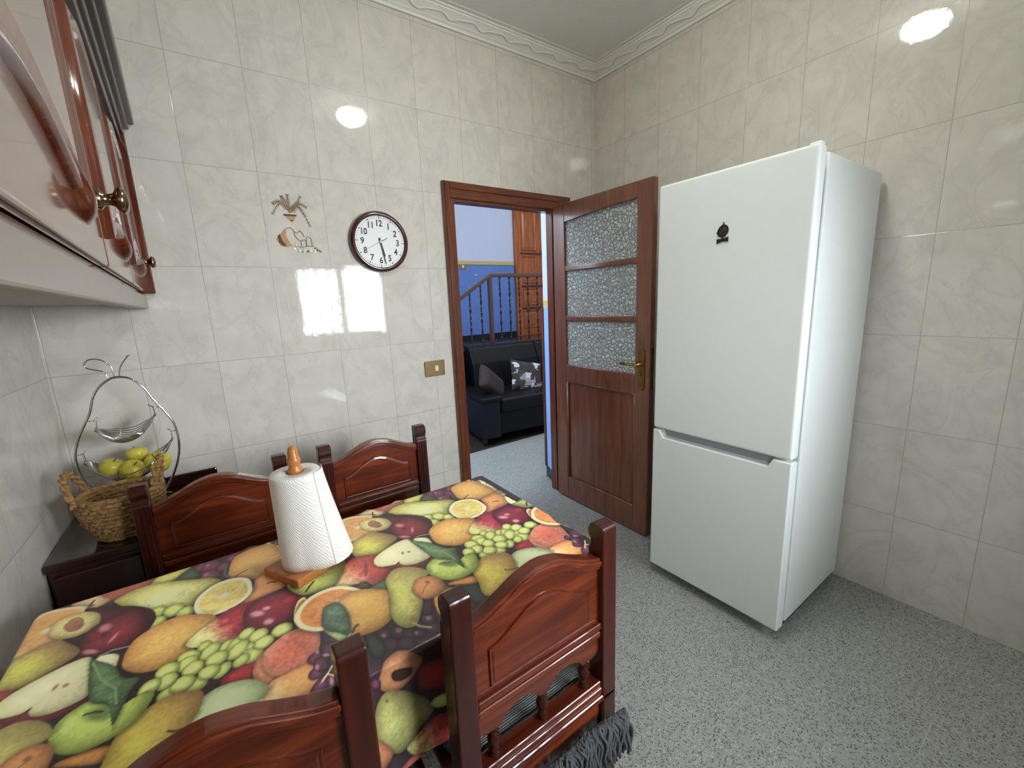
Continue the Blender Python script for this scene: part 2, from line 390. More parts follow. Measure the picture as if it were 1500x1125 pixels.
# moulding strips around lower panel
mb=MB(); y0,y1,z0,z1=-D+st+.0,-st,.168,.868
mb.tube([(.006,y1-.006,z0),(.006,y1-.006,z1)],.008,6); mb.tube([(.006,y1,z0),(.006,y0,z0)],.008,6); mb.tube([(.006,y0,z0),(.006,y0,z1)],.005,6); mb.tube([(.006,y1,z1),(.006,y0,z1)],.005,6)
mb.build('panel_moulding',M['door'],door)
for z0,z1 in ((1.634,1.93),(1.314,1.600),(.985,1.280)):
    MB().box(.016,.023,-D+st-.01,-st+.005,z0-.005,z1+.012).build('glass_pane',M['glass'],door)
pl=MB(); pp=[(-.022,-.112),(-.022,.112)]; poly=[(.021*math.cos(a),.098+.021*math.sin(a)) for a in np.linspace(0,PI,9)]+[(.021*math.cos(a),-.098+.021*math.sin(a)) for a in np.linspace(PI,2*PI,9)]
HY,HZ=-.728,1.018
pl.prism([(y+HY,z+HZ) for y,z in poly],-.006,0,'x'); plate=pl.build('lock_plate',M['brassdull'],door,.002)
MB().lathe([(.0,-.045),(.009,-.045),(.009,-.01),(.014,-.006),(.014,0)],14,Matrix.Translation((-.004,HY,HZ+.03)),ax='x').tube([(-.045,HY,HZ+.03),(-.048,HY+.02,HZ+.031),(-.046,HY+.07,HZ+.030),(-.046,HY+.105,HZ+.031)],[.010,.009,.0075,.008],10).sphere((-.046,HY+.112,HZ+.031),.010).build('lever_handle',M['brass'],plate)
MB().prism([(HY+.004*math.cos(a),HZ-.018+.004*math.sin(a)) for a in np.linspace(0,PI,7)]+[(HY-.0028,HZ-.036),(HY+.0028,HZ-.036)],-.0075,-.005,'x').build('keyhole',M['black'],plate)
MB().box(.01,.03,-D-.003,-D,.92,1.14).build('latch_plate',M['brassdull'],door)
MB().prism([(y+HY,z+HZ) for y,z in poly],th,th+.006,'x').tube([(th,HY,HZ+.03),(th+.045,HY,HZ+.03),(th+.046,HY+.1,HZ+.03)],.008,8).build('back_handle',M['brassdull'],door)

# ------------------------------------------------------------------ fridge freezer
fr=thing('fridge_freezer','tall white fridge freezer with dark apple-shaped emblem, between open door and tiled corner','fridge',(0,0,0))
FY0,FY1=-1.648,-1.043
MB().box(-.598,-.035,FY0,FY1,.045,1.885).build('body',M['fridge'],fr,.006)
MB().box(-.59,-.05,FY0+.02,FY1-.02,.0,.05).build('plinth',M['black'],fr)
MB().box(-.637,-.597,FY0+.034,FY1-.03,.055,1.88).build('door_seal',M['seal'],fr)
up_=MB().box(-.690,-.635,FY0-.006,FY1+.006,.790,1.898).build('upper_door',M['fridge'],fr,.012,4)
# lower door with the scooped grip along its top edge
a,b_=FY0-.006,FY1+.006
poly=[(a,.050),(b_,.050),(b_,.782),(b_-.036,.782),(b_-.056,.748),(a+.085,.748),(a+.068,.782),(a,.782)]
MB().prism(poly,-.690,-.650,'x').build('lower_door',M['fridge'],fr,.006,3)
MB().box(-.652,-.635,a,b_,.050,.778).build('lower_door_back',M['fridge'],fr,.003)
MB().prism([(b_-.036,.783),(b_-.056,.75),(a+.085,.75),(a+.068,.783)],-.6535,-.6505,'x').build('grip_recess',M['fridge_grey'],fr)
MB().box(-.674,-.640,FY0+.0,FY0+.035,1.897,1.907).build('hinge_cover',M['fridge'],fr,.004)
# emblem
ec=(-1.340,1.652)
mb=MB(); X0,X1=-.6935,-.690
def disc(cy,cz,ry,rz,n=28,rot=0): return [(cy+ry*math.cos(t)*math.cos(rot)-rz*math.sin(t)*math.sin(rot),cz+ry*math.cos(t)*math.sin(rot)+rz*math.sin(t)*math.cos(rot)) for t in np.linspace(0,2*PI,n,endpoint=False)]
mb.prism(disc(ec[0],ec[1]+.013,.0215,.025,rot=.4),X0,X1,'x')
mb.prism([(ec[0]+.004,ec[1]+.03),(ec[0]+.000,ec[1]+.046),(ec[0]-.004,ec[1]+.047),(ec[0]-.002,ec[1]+.03)],X0,X1,'x')
mb.prism([(ec[0]+.018,ec[1]+.022),(ec[0]+.026,ec[1]+.006),(ec[0]+.021,ec[1]+.003),(ec[0]+.014,ec[1]+.01)],X0,X1,'x')
mb.prism([(ec[0]+.024,ec[1]-.015),(ec[0]+.008,ec[1]-.0155),(ec[0]-.006,ec[1]-.015),(ec[0]-.023,ec[1]-.010),(ec[0]-.023,ec[1]-.029),(ec[0]-.006,ec[1]-.027),(ec[0]+.008,ec[1]-.029),(ec[0]+.024,ec[1]-.034)],X0,X1,'x')
mb.box(X0,X1,ec[0]-.003,ec[0]+.003,ec[1]-.02,ec[1]-.008)
em=mb.build('emblem',M['emblem'],up_)
mb=MB()
for r_ in (.016,.010):
    mb.tube([(X0-.0003,y,z) for y,z in disc(ec[0]-.001,ec[1]+.012,r_*.8,r_,20,.4)],.0008,5,True)
mb.tube([(X0-.0003,ec[0]+.008,ec[1]+.000),(X0-.0003,ec[0]-.008,ec[1]+.026)],.0011,5)
mb.build('emblem_detail',M['emblem2'],up_)

# ------------------------------------------------------------------ dining chairs
PH=[(-.1755,.827),(-.14,.836),(-.10,.853),(-.06,.872),(-.02,.8825),(0,.884)]
PH=PH+[(-x,z) for x,z in PH[-2::-1]]
top=[(p.x,p.y) for p in spline([(x,z,0) for x,z in PH],False,4)]
def make_chair(label,group):
    t=thing('dining_chair',label,'chair',group=group)
    # local: back outer face y=0 .. .05, seat towards +y
    for sx in (-1,1):
        x0,x1=(-.2225,-.1755) if sx<0 else (.1755,.2225)
        pr=[(.0,0),(.05,0),(.05,.84),(.043,.85),(.043,.862),(.051,.872),(.051,.888),(.045,.899),(.036,.905),(.006,.905),(.001,.900),(0,.89)]
        p=MB().prism(pr,x0,x1,'x').build('back_post',M['chair'],t,.004,2)
        mb=MB()
        for k in (-1,0,1):
            xc=(x0+x1)/2+k*.011
            mb.box(xc-.0025,xc+.0025,.0495,.0525,.50,.835)
        mb.build('fluting',M['chair'],p,.001,1)
    # crest rail following the arch
    low=[(x,z-.030) for x,z in top]
    mb=MB(); n=len(top)
    def band(mb,up,lo,y0,y1): mb.prism(list(up)+list(reversed(lo)),y0,y1,'y')
    band(mb,top,low,.008,.042); band(mb,[(x,z-.006) for x,z in top],[(x,z-.019) for x,z in top],.003,.047)
    mb.build('crest_rail',M['chair_h'],t,.0035,3)
    body=[(x,z-.028) for x,z in top]
    MB().prism(body+[(.1755,.62),(-.1755,.62)],.015,.035,'y').build('back_panel',M['chair_h'],t)
    # raised field, both faces
    inner=[(x*.80,z-.072) for x,z in top]; inner2=[(x*.74,z-.082) for x,z in top]
    o1=inner+[(.1404,.668),(-.1404,.668)]; o2=inner2+[(.130,.679),(-.130,.679)]
    mb=MB()
    for ya,yb in ((.035,.0405),(.015,.0095)):
        n1=len(o1); ra=[(x,ya,z) for x,z in o1]; rb=[(x,ya+(yb-ya)*.9,z) for x,z in [(x*.985,(z-.75)*.985+.75) for x,z in o1]]; rc=[(x,yb-(yb-ya)*.35,z) for x,z in [(x*.95,(z-.75)*.95+.75) for x,z in o1]]; rd=[(x,yb,z) for x,z in o2]
        mb.loft([ra,rb,rc,rd],True,smooth=False)
    mb.build('raised_field',M['chair_h'],t)
    mb=MB()
    mb.box(-.1755,.1755,.004,.046,.636,.654).box(-.1755,.1755,.006,.044,.612,.630)
    mb.build('lower_rail',M['chair_h'],t,.005,3)
    val=[(-.1755,.585),(-.150,.577),(-.118,.577),(-.108,.592),(-.085,.603),(-.062,.608),(-.035,.600),(-.020,.584),(-.013,.577),(.013,.577),(.020,.584),(.035,.600),(.062,.608),(.085,.603),(.108,.592),(.118,.577),(.150,.577),(.1755,.585)]
    MB().prism([(-.1755,.618)]+[(x,z-.019) for x,z in val]+[(.1755,.618)],.014,.036,'y').build('valance',M['chair_h'],t,.002)
    for x in (-.132,0,.132):
        MB().lathe([(r_s,.484+(z_s-.484)*.82) for r_s,z_s in [(.009,.484),(.012,.488),(.013,.494),(.009,.499),(.012,.503),(.012,.507),(.0085,.511),(.010,.52),(.0145,.530),(.015,.538),(.012,.548),(.008,.556),(.011,.560),(.012,.565),(.009,.569),(.011,.574),(.010,.579)]],14,Matrix.Translation((x,.025,0))).build('spindle',M['chair'],t)
    MB().box(-.1755,.1755,.006,.044,.442,.486).box(-.1755,.1755,.002,.046,.452,.470).build('back_bottom_rail',M['chair_h'],t,.004,3)
    MB().prism([(-.2225,.0),(-.2225,.42),(.2225,.42),(.2225,.0)],.428,.446,'z').build('seat',M['chair_h'],t,.006,3)
    MB().box(-.175,.175,.012,.038,.33,.43).box(-.2,-.182,.05,.375,.365,.428).box(.182,.2,.05,.375,.365,.428).box(-.17,.17,.375,.395,.365,.428).build('apron',M['chair_h'],t,.003)
    for sx in (-1,1):
        MB().prism([(sx*.198-.021,.364),(sx*.198+.021,.364),(sx*.198+.021,.406),(sx*.198-.021,.406)],0,.43,'z').build('front_leg',M['chair'],t,.004)
    MB().box(-.207,-.189,.05,.365,.16,.19).box(.189,.207,.05,.365,.16,.19).box(-.19,.19,.2,.22,.162,.188).build('stretcher',M['chair_h'],t,.003)
    return t
G='carved mahogany dining chairs round the table'
chair=make_chair('carved wooden chair nearest the fridge, dark tasselled cushion on its seat',G)
chair.location=(-1.907,-1.665,0)
def more(x,y,rz,label):
    c=copy_tree(chair); c.location=(x,y,0); c.rotation_euler=(0,0,rz); c['label']=label; return c
more(-2.496,-1.665,0,'carved wooden chair nearest the camera, cut off by the bottom edge of the photo')
more(-1.908,-.53,PI,'carved wooden chair behind the paper towel roll, below the wall clock')
more(-2.461,-.53,PI,'carved wooden chair in front of the basket and corner cabinet')
# seat cushion with tassels on the near right chair
cu=thing('seat_cushion','dark grey ribbed seat cushion with thick yarn tassels, on chair nearest fridge','cushion',(-1.907,-1.665,.446))
rings=[]
for z,k in ((0,.95),(.006,1.0),(.016,1.02),(.026,.99),(.030,.9)):
    ring=[]
    for i in range(40):
        a=2*PI*i/40; c_,s_=math.cos(a),math.sin(a); e=.35
        ring.append((.205*k*math.copysign(abs(c_)**e,c_),.225+.165*k*math.copysign(abs(s_)**e,s_),z+(.004*math.sin(a*9) if 0<z<.03 else 0)))
    rings.append(ring)
MB().loft(rings).build('pad',M['chenille'],cu)
def tassel(x,y,n,wid,ang):
    mb=MB(); rnd=random.Random(int(x*1000)+n)
    for i in range(n):
        q=rnd.random(); d=(q-.5)*wid; dx,dy=d*math.cos(ang),d*math.sin(ang)
        L_=.07+.05*rnd.random(); ph=rnd.random()*6; out=.012+.022*rnd.random()
        nx,ny=math.sin(ang),-math.cos(ang)
        pts=[]
        for k in range(9):
            t_=k/8; w=.007*math.sin(ph+t_*8)
            o_=out*math.sin(min(1,t_*1.6)*PI/2)
            pts.append((x+dx+nx*o_+w*math.cos(ang),y+dy+ny*o_+w*math.sin(ang),-.055+.024*math.sin(t_*PI)-L_*max(0,t_-.12)**1.1+.004*rnd.random()))
        mb.tube(pts,.0036,5)
    return mb
tassel(.150,-.016,110,.14,-.12).build('tassel',M['fringe'],cu)
tassel(.03,-.014,90,.13,0).build('tassel',M['fringe'],cu)

# ------------------------------------------------------------------ table + tablecloth
X0_,X1_,Y0_,Y1_,TZ=-2.825,-1.604,-1.543,-.902,.746
tb=thing('dining_table','rectangular dining table hidden under the fruit-print tablecloth','table',((X0_+X1_)/2,(Y0_+Y1_)/2,0))
hx,hy=(X1_-X0_)/2-.004,(Y1_-Y0_)/2-.004
MB().box(-hx,hx,-hy,hy,TZ-.028,TZ-.003).build('table_top',M['chair_h'],tb,.004)
MB().box(-hx+.05,hx-.05,-hy+.05,hy-.05,TZ-.10,TZ-.03).build('apron',M['chair_h'],tb,.003)
for sx in (-1,1):
    for sy in (-1,1):
        MB().lathe([(.026,0),(.03,.03),(.022,.06),(.028,.3),(.034,.45),(.024,.5),(.034,.54),(.034,TZ-.03)],16,Matrix.Translation((sx*(hx-.08),sy*(hy-.08),0))).build('leg',M['chair'],tb)
FRUIT=[
('S',(70,38,55),(35,18,30),2.2,0.05,None,0,0.6,[(-2180,-1484),(-2188,-1493),(-2200,-1490),(-2208,-1478),(-2208,-1462),(-2199,-1452),(-2187,-1454),(-2179,-1468)]),
('S',(70,38,55),(35,18,30),2.2,0.05,None,0,0.6,[(-2152,-1498),(-2162,-1507),(-2175,-1505),(-2183,-1491),(-2182,-1474),(-2173,-1463),(-2160,-1466),(-2151,-1480)]),
('S',(70,38,55),(35,18,30),2.2,0.05,None,0,0.6,[(-2139,-1516),(-2147,-1524),(-2157,-1522),(-2164,-1511),(-2163,-1497),(-2155,-1488),(-2144,-1490),(-2138,-1502)]),
('S',(70,38,55),(35,18,30),2.2,0.05,None,0,0.6,[(-2125,-1527),(-2133,-1533),(-2142,-1531),(-2148,-1521),(-2147,-1509),(-2140,-1503),(-2131,-1505),(-2125,-1515)]),
('S',(70,38,55),(35,18,30),2.2,0.05,None,0,0.6,[(-2087,-1501),(-2097,-1511),(-2109,-1508),(-2117,-1495),(-2115,-1478),(-2105,-1468),(-2092,-1471),(-2084,-1485)]),
('S',(70,38,55),(35,18,30),2.2,0.05,None,0,0.6,[(-2180,-1521),(-2188,-1529),(-2199,-1527),(-2207,-1515),(-2207,-1500),(-2198,-1491),(-2187,-1493),(-2179,-1506)]),
('S',(70,38,55),(35,18,30),2.2,0.05,None,0,0.6,[(-2077,-1463),(-2088,-1478),(-2101,-1477),(-2106,-1463),(-2102,-1443),(-2091,-1428),(-2078,-1427),(-2072,-1443)]),
('S',(70,38,55),(35,18,30),2.2,0.05,None,0,0.6,[(-2152,-1539),(-2162,-1547),(-2173,-1543),(-2181,-1531),(-2181,-1516),(-2172,-1507),(-2160,-1511),(-2152,-1524)]),
('S',(70,38,55),(35,18,30),2.2,0.05,None,0,0.6,[(-2089,-1536),(-2098,-1542),(-2111,-1538),(-2119,-1526),(-2119,-1512),(-2110,-1505),(-2097,-1509),(-2088,-1522)]),
('S',(70,38,55),(35,18,30),2.2,0.05,None,0,0.6,[(-2230,-1478),(-2241,-1489),(-2256,-1485),(-2268,-1468),(-2270,-1446),(-2260,-1434),(-2243,-1438),(-2231,-1456)]),
('S',(70,38,55),(35,18,30),2.2,0.05,None,0,0.6,[(-2273,-1469),(-2284,-1480),(-2300,-1475),(-2314,-1456),(-2316,-1435),(-2306,-1423),(-2289,-1428),(-2276,-1447)]),
('H',(190,140,160),0.55,[(-2192,-1482),(-2196,-1486),(-2200,-1485),(-2203,-1479),(-2203,-1473),(-2200,-1469),(-2195,-1470),(-2192,-1475)]),
('H',(190,140,160),0.55,[(-2159,-1489),(-2163,-1493),(-2170,-1492),(-2174,-1485),(-2174,-1477),(-2169,-1472),(-2163,-1474),(-2158,-1481)]),
('H',(190,140,160),0.55,[(-2094,-1495),(-2099,-1500),(-2105,-1498),(-2108,-1492),(-2108,-1484),(-2103,-1480),(-2097,-1481),(-2093,-1487)]),
('H',(190,140,160),0.55,[(-2135,-1517),(-2138,-1520),(-2142,-1519),(-2144,-1515),(-2144,-1510),(-2141,-1507),(-2137,-1508),(-2135,-1513)]),
('H',(190,140,160),0.55,[(-2301,-1459),(-2304,-1462),(-2309,-1460),(-2314,-1454),(-2315,-1448),(-2312,-1445),(-2306,-1447),(-2302,-1453)]),
('H',(190,140,160),0.55,[(-2256,-1461),(-2259,-1464),(-2263,-1462),(-2267,-1458),(-2267,-1452),(-2264,-1449),(-2260,-1451),(-2257,-1455)]),
('S',(45,58,50),(28,36,34),2.5,0.12,None,0,0.55,[(-2223,-1449),(-2209,-1483),(-2206,-1508),(-2218,-1529),(-2232,-1518),(-2232,-1484)]),
('S',(48,60,48),(28,36,32),2.5,0.12,None,0,0.55,[(-2000,-1428),(-1974,-1438),(-1950,-1461),(-1957,-1493),(-1947,-1516),(-1931,-1538),(-1975,-1541),(-1987,-1522),(-1998,-1504),(-1999,-1470)]),
('S',(205,140,65),(165,95,45),2.5,0.12,None,0,0.55,[(-2012,-1414),(-1977,-1415),(-1942,-1432),(-1951,-1454),(-1992,-1432)]),
('S',(170,80,58),(110,45,38),2.5,0.2,None,0,0.55,[(-2039,-899),(-2008,-883),(-1961,-878),(-1920,-885),(-1926,-926),(-1958,-942),(-1985,-945),(-2027,-958),(-2046,-950)]),
('S',(212,182,126),(190,150,100),2.5,0.12,None,0,0.55,[(-2085,-901),(-2063,-896),(-2040,-894),(-2026,-918),(-2012,-939),(-2035,-955),(-2056,-942)]),
('L',(60,35,25),5,[(-2043,-917),(-2049,-936),(-2041,-939)]),
('S',(195,190,85),(150,150,60),2.5,0.12,None,0,0.55,[(-1920,-894),(-1896,-887),(-1855,-882),(-1857,-910),(-1879,-938),(-1932,-942)]),
('S',(112,50,72),(58,24,38),2.2,0.05,None,0,0.6,[(-1785,-952),(-1802,-965),(-1822,-959),(-1834,-937),(-1832,-912),(-1816,-898),(-1795,-903),(-1782,-926)]),
('S',(112,50,72),(58,24,38),2.2,0.05,None,0,0.6,[(-1789,-1001),(-1804,-1012),(-1824,-1006),(-1836,-985),(-1834,-962),(-1819,-950),(-1799,-956),(-1786,-978)]),
('S',(112,50,72),(58,24,38),2.2,0.05,None,0,0.6,[(-1739,-941),(-1753,-956),(-1768,-954),(-1775,-937),(-1770,-914),(-1756,-899),(-1740,-900),(-1733,-918)]),
('S',(112,50,72),(58,24,38),2.2,0.05,None,0,0.6,[(-1822,-930),(-1833,-944),(-1844,-945),(-1848,-932),(-1843,-912),(-1832,-897),(-1821,-896),(-1817,-910)]),
('S',(112,50,72),(58,24,38),2.2,0.05,None,0,0.6,[(-1765,-969),(-1776,-980),(-1788,-978),(-1794,-965),(-1791,-947),(-1779,-936),(-1767,-937),(-1761,-951)]),
('H',(200,140,150),0.5,[(-1808,-927),(-1813,-931),(-1819,-930),(-1822,-924),(-1821,-916),(-1817,-912),(-1811,-913),(-1807,-920)]),
('H',(200,140,150),0.5,[(-1811,-977),(-1816,-981),(-1821,-980),(-1825,-974),(-1824,-967),(-1819,-962),(-1814,-964),(-1810,-970)]),
('H',(200,140,150),0.5,[(-1757,-926),(-1761,-932),(-1765,-933),(-1766,-929),(-1763,-921),(-1758,-914),(-1755,-913),(-1754,-918)]),
('S',(62,78,55),(35,45,35),2.5,0.12,None,0,0.55,[(-1879,-938),(-1850,-911),(-1836,-942),(-1830,-975),(-1861,-967)]),
('S',(228,228,160),(205,205,130),2.5,0.12,None,0,0.2,[(-1665,-895),(-1629,-931),(-1623,-994),(-1628,-1058),(-1652,-1070),(-1636,-988),(-1650,-932)]),
('S',(222,168,84),(190,128,58),2.5,0.12,None,0,0.55,[(-1752,-935),(-1727,-914),(-1697,-907),(-1663,-916),(-1651,-939),(-1638,-1002),(-1645,-1064),(-1684,-1074),(-1720,-1068),(-1747,-1048),(-1765,-1012)]),
('L',(80,50,30),4,[(-1756,-1034),(-1739,-1020),(-1726,-1017)]),
('L',(70,85,60),6,[(-1772,-952),(-1777,-1002),(-1766,-1032)]),
('S',(236,228,160),(220,200,120),2.5,0.12,None,0,0.2,[(-1653,-1074),(-1630,-1060),(-1620,-1088),(-1631,-1104),(-1663,-1096)]),
('S',(110,140,75),(80,110,60),2.5,0.12,None,0,0.2,[(-1646,-1066),(-1624,-1055),(-1620,-1088),(-1634,-1085)]),
('S',(216,146,80),(180,105,55),2.5,0.12,None,0,0.55,[(-1706,-1076),(-1646,-1066),(-1637,-1111),(-1653,-1156),(-1697,-1166),(-1747,-1165),(-1718,-1110)]),
('L',(70,45,30),5,[(-1688,-1118),(-1677,-1120),(-1671,-1128)]),
('S',(230,232,165),(200,205,130),2.5,0.12,None,0,0.3,[(-1632,-1111),(-1629,-1145),(-1625,-1204),(-1641,-1194),(-1650,-1163),(-1644,-1133)]),
('S',(206,200,112),(158,150,66),2.5,0.12,(215,220,160),1,0.55,[(-1995,-953),(-1968,-934),(-1928,-933),(-1888,-951),(-1850,-974),(-1807,-1001),(-1790,-1036),(-1820,-1067),(-1845,-1091),(-1880,-1073),(-1931,-1041),(-1973,-997),(-1989,-972)]),
('S',(200,208,105),(150,160,60),2.2,0.05,None,0,0.6,[(-1899,-1085),(-1909,-1095),(-1922,-1093),(-1929,-1079),(-1927,-1061),(-1917,-1050),(-1904,-1053),(-1896,-1067)]),
('S',(200,208,105),(150,160,60),2.2,0.05,None,0,0.6,[(-1863,-1103),(-1875,-1113),(-1889,-1109),(-1898,-1093),(-1897,-1075),(-1885,-1065),(-1870,-1069),(-1861,-1085)]),
('S',(200,208,105),(150,160,60),2.2,0.05,None,0,0.6,[(-1842,-1128),(-1853,-1137),(-1866,-1134),(-1874,-1120),(-1872,-1103),(-1861,-1094),(-1848,-1097),(-1840,-1112)]),
('S',(200,208,105),(150,160,60),2.2,0.05,None,0,0.6,[(-1896,-1129),(-1907,-1139),(-1921,-1135),(-1930,-1120),(-1928,-1102),(-1917,-1091),(-1902,-1095),(-1893,-1111)]),
('C',(232,226,180),(206,182,92),None,[(-1837,-1077),(-1805,-1039),(-1770,-1033),(-1739,-1049),(-1724,-1075),(-1723,-1121),(-1735,-1147),(-1766,-1169),(-1800,-1172),(-1814,-1168),(-1838,-1134)]),
('C',(222,196,136),(206,146,78),(-2110,-987),[(-2139,-904),(-2099,-906),(-2054,-936),(-2053,-998),(-2067,-1043),(-2093,-1062),(-2133,-1058),(-2162,-1050),(-2164,-970)]),
('S',(92,28,34),(50,18,26),2.5,0.12,None,0,0.2,[(-2055,-950),(-2024,-965),(-1999,-982),(-1963,-1004),(-1921,-1055),(-1915,-1112),(-1954,-1170),(-1991,-1146),(-2032,-1072)]),
('S',(212,198,126),(188,165,92),2.5,0.12,None,0,0.55,[(-2101,-973),(-2084,-957),(-2050,-963),(-2026,-989),(-2019,-1026),(-2029,-1046),(-2056,-1052),(-2085,-1036),(-2101,-1005)]),
('S',(150,96,62),(170,115,72),2.5,0.3,None,0,0.3,[(-2077,-982),(-2065,-973),(-2051,-992),(-2049,-1023),(-2065,-1026),(-2080,-1001)]),
('S',(132,36,46),(66,22,32),2.5,0.2,None,0,0.55,[(-2032,-1058),(-2004,-1031),(-1965,-1025),(-1942,-1053),(-1929,-1108),(-1932,-1141),(-1956,-1168),(-1991,-1160),(-2022,-1154),(-2038,-1121)]),
('H',(225,150,150),0.7,[(-1990,-1072),(-1998,-1079),(-2009,-1076),(-2017,-1063),(-2017,-1049),(-2009,-1042),(-1998,-1045),(-1990,-1058)]),
('H',(225,150,150),0.7,[(-1998,-1150),(-2006,-1151),(-2021,-1142),(-2033,-1128),(-2037,-1118),(-2029,-1117),(-2014,-1126),(-2002,-1140)]),
('H',(225,150,150),0.7,[(-1978,-1117),(-1986,-1130),(-1991,-1133),(-1992,-1125),(-1987,-1109),(-1980,-1096),(-1974,-1092),(-1974,-1101)]),
('H',(70,35,30),0.8,[(-1991,-1096),(-1997,-1102),(-2004,-1100),(-2009,-1091),(-2009,-1081),(-2003,-1075),(-1995,-1077),(-1990,-1086)]),
('S',(202,196,74),(150,128,62),2.5,0.12,(150,110,70),2,0.55,[(-2160,-1083),(-2126,-1054),(-2088,-1045),(-2063,-1073),(-2038,-1120),(-2065,-1148),(-2103,-1167),(-2134,-1166),(-2160,-1143)]),
('S',(226,174,84),(196,128,60),2.5,0.12,None,0,0.55,[(-1945,-1164),(-1920,-1137),(-1874,-1125),(-1835,-1146),(-1807,-1171),(-1800,-1210),(-1831,-1252),(-1859,-1272),(-1899,-1278),(-1932,-1258),(-1952,-1222)]),
('S',(176,44,54),(128,30,42),2.5,0.25,(216,214,130),3,0.55,[(-1846,-1232),(-1825,-1209),(-1788,-1181),(-1764,-1170),(-1724,-1179),(-1715,-1219),(-1740,-1272),(-1770,-1285),(-1809,-1274),(-1843,-1252)]),
('S',(136,32,48),(78,18,32),2.5,0.2,None,0,0.55,[(-1737,-1193),(-1710,-1175),(-1667,-1177),(-1634,-1205),(-1628,-1253),(-1649,-1289),(-1697,-1304),(-1726,-1291),(-1745,-1264),(-1746,-1224)]),
('H',(235,180,185),0.75,[(-1706,-1242),(-1715,-1246),(-1729,-1240),(-1738,-1227),(-1737,-1216),(-1727,-1212),(-1714,-1219),(-1705,-1231)]),
('H',(235,180,185),0.75,[(-1692,-1283),(-1701,-1288),(-1711,-1284),(-1716,-1275),(-1714,-1265),(-1706,-1260),(-1696,-1264),(-1690,-1274)]),
('H',(235,180,185),0.75,[(-1693,-1230),(-1699,-1232),(-1707,-1229),(-1712,-1222),(-1711,-1215),(-1705,-1212),(-1697,-1215),(-1692,-1223)]),
('H',(200,50,50),0.6,[(-1643,-1232),(-1653,-1238),(-1664,-1235),(-1669,-1224),(-1666,-1213),(-1656,-1207),(-1645,-1210),(-1640,-1221)]),
('C',(238,214,150),(216,140,70),(-1618,-1320),[(-1642,-1249),(-1623,-1237),(-1619,-1275),(-1618,-1320),(-1620,-1359),(-1644,-1342),(-1656,-1302)]),
('S',(168,42,46),(110,26,34),2.5,0.12,None,0,0.55,[(-1789,-1387),(-1763,-1378),(-1731,-1380),(-1745,-1422),(-1771,-1419),(-1794,-1412)]),
('H',(210,90,90),0.5,[(-1772,-1397),(-1776,-1399),(-1780,-1398),(-1781,-1394),(-1780,-1390),(-1777,-1388),(-1773,-1389),(-1771,-1393)]),
('S',(190,200,104),(140,150,58),2.2,0.05,None,0,0.6,[(-1771,-1308),(-1782,-1315),(-1792,-1313),(-1797,-1303),(-1793,-1290),(-1783,-1282),(-1772,-1284),(-1767,-1295)]),
('S',(190,200,104),(140,150,58),2.2,0.05,None,0,0.6,[(-1747,-1321),(-1762,-1332),(-1777,-1329),(-1783,-1314),(-1778,-1296),(-1763,-1284),(-1747,-1287),(-1741,-1303)]),
('S',(190,200,104),(140,150,58),2.2,0.05,None,0,0.6,[(-1811,-1278),(-1820,-1285),(-1829,-1283),(-1833,-1274),(-1830,-1262),(-1822,-1255),(-1813,-1257),(-1808,-1267)]),
('S',(190,200,104),(140,150,58),2.2,0.05,None,0,0.6,[(-1735,-1345),(-1745,-1352),(-1755,-1350),(-1760,-1340),(-1756,-1327),(-1745,-1320),(-1735,-1322),(-1730,-1332)]),
('S',(190,200,104),(140,150,58),2.2,0.05,None,0,0.6,[(-1726,-1374),(-1740,-1381),(-1755,-1376),(-1763,-1362),(-1760,-1346),(-1746,-1338),(-1730,-1344),(-1722,-1358)]),
('S',(190,200,104),(140,150,58),2.2,0.05,None,0,0.6,[(-1750,-1370),(-1760,-1377),(-1771,-1375),(-1775,-1365),(-1771,-1353),(-1761,-1345),(-1750,-1347),(-1746,-1358)]),
('S',(190,200,104),(140,150,58),2.2,0.05,None,0,0.6,[(-1782,-1374),(-1793,-1383),(-1804,-1381),(-1808,-1371),(-1803,-1357),(-1792,-1348),(-1781,-1349),(-1777,-1360)]),
('S',(190,200,104),(140,150,58),2.2,0.05,None,0,0.6,[(-1819,-1386),(-1830,-1393),(-1843,-1389),(-1850,-1377),(-1847,-1363),(-1836,-1355),(-1823,-1359),(-1816,-1372)]),
('S',(190,200,104),(140,150,58),2.2,0.05,None,0,0.6,[(-1863,-1377),(-1874,-1384),(-1885,-1381),(-1892,-1369),(-1889,-1356),(-1878,-1348),(-1866,-1351),(-1860,-1363)]),
('S',(205,212,118),(150,160,62),2.2,0.05,None,0,0.6,[(-1735,-1294),(-1745,-1301),(-1756,-1299),(-1761,-1288),(-1757,-1276),(-1747,-1268),(-1736,-1271),(-1731,-1282)]),
('S',(205,212,118),(150,160,62),2.2,0.05,None,0,0.6,[(-1712,-1318),(-1724,-1325),(-1737,-1322),(-1743,-1310),(-1739,-1296),(-1727,-1288),(-1714,-1291),(-1708,-1304)]),
('S',(205,212,118),(150,160,62),2.2,0.05,None,0,0.6,[(-1667,-1335),(-1680,-1341),(-1694,-1337),(-1702,-1323),(-1698,-1309),(-1685,-1301),(-1670,-1306),(-1663,-1320)]),
('S',(205,212,118),(150,160,62),2.2,0.05,None,0,0.6,[(-1704,-1348),(-1716,-1355),(-1729,-1351),(-1736,-1339),(-1732,-1325),(-1720,-1318),(-1707,-1321),(-1700,-1334)]),
('S',(205,212,118),(150,160,62),2.2,0.05,None,0,0.6,[(-1752,-1337),(-1766,-1348),(-1779,-1346),(-1784,-1333),(-1777,-1316),(-1764,-1304),(-1750,-1305),(-1745,-1319)]),
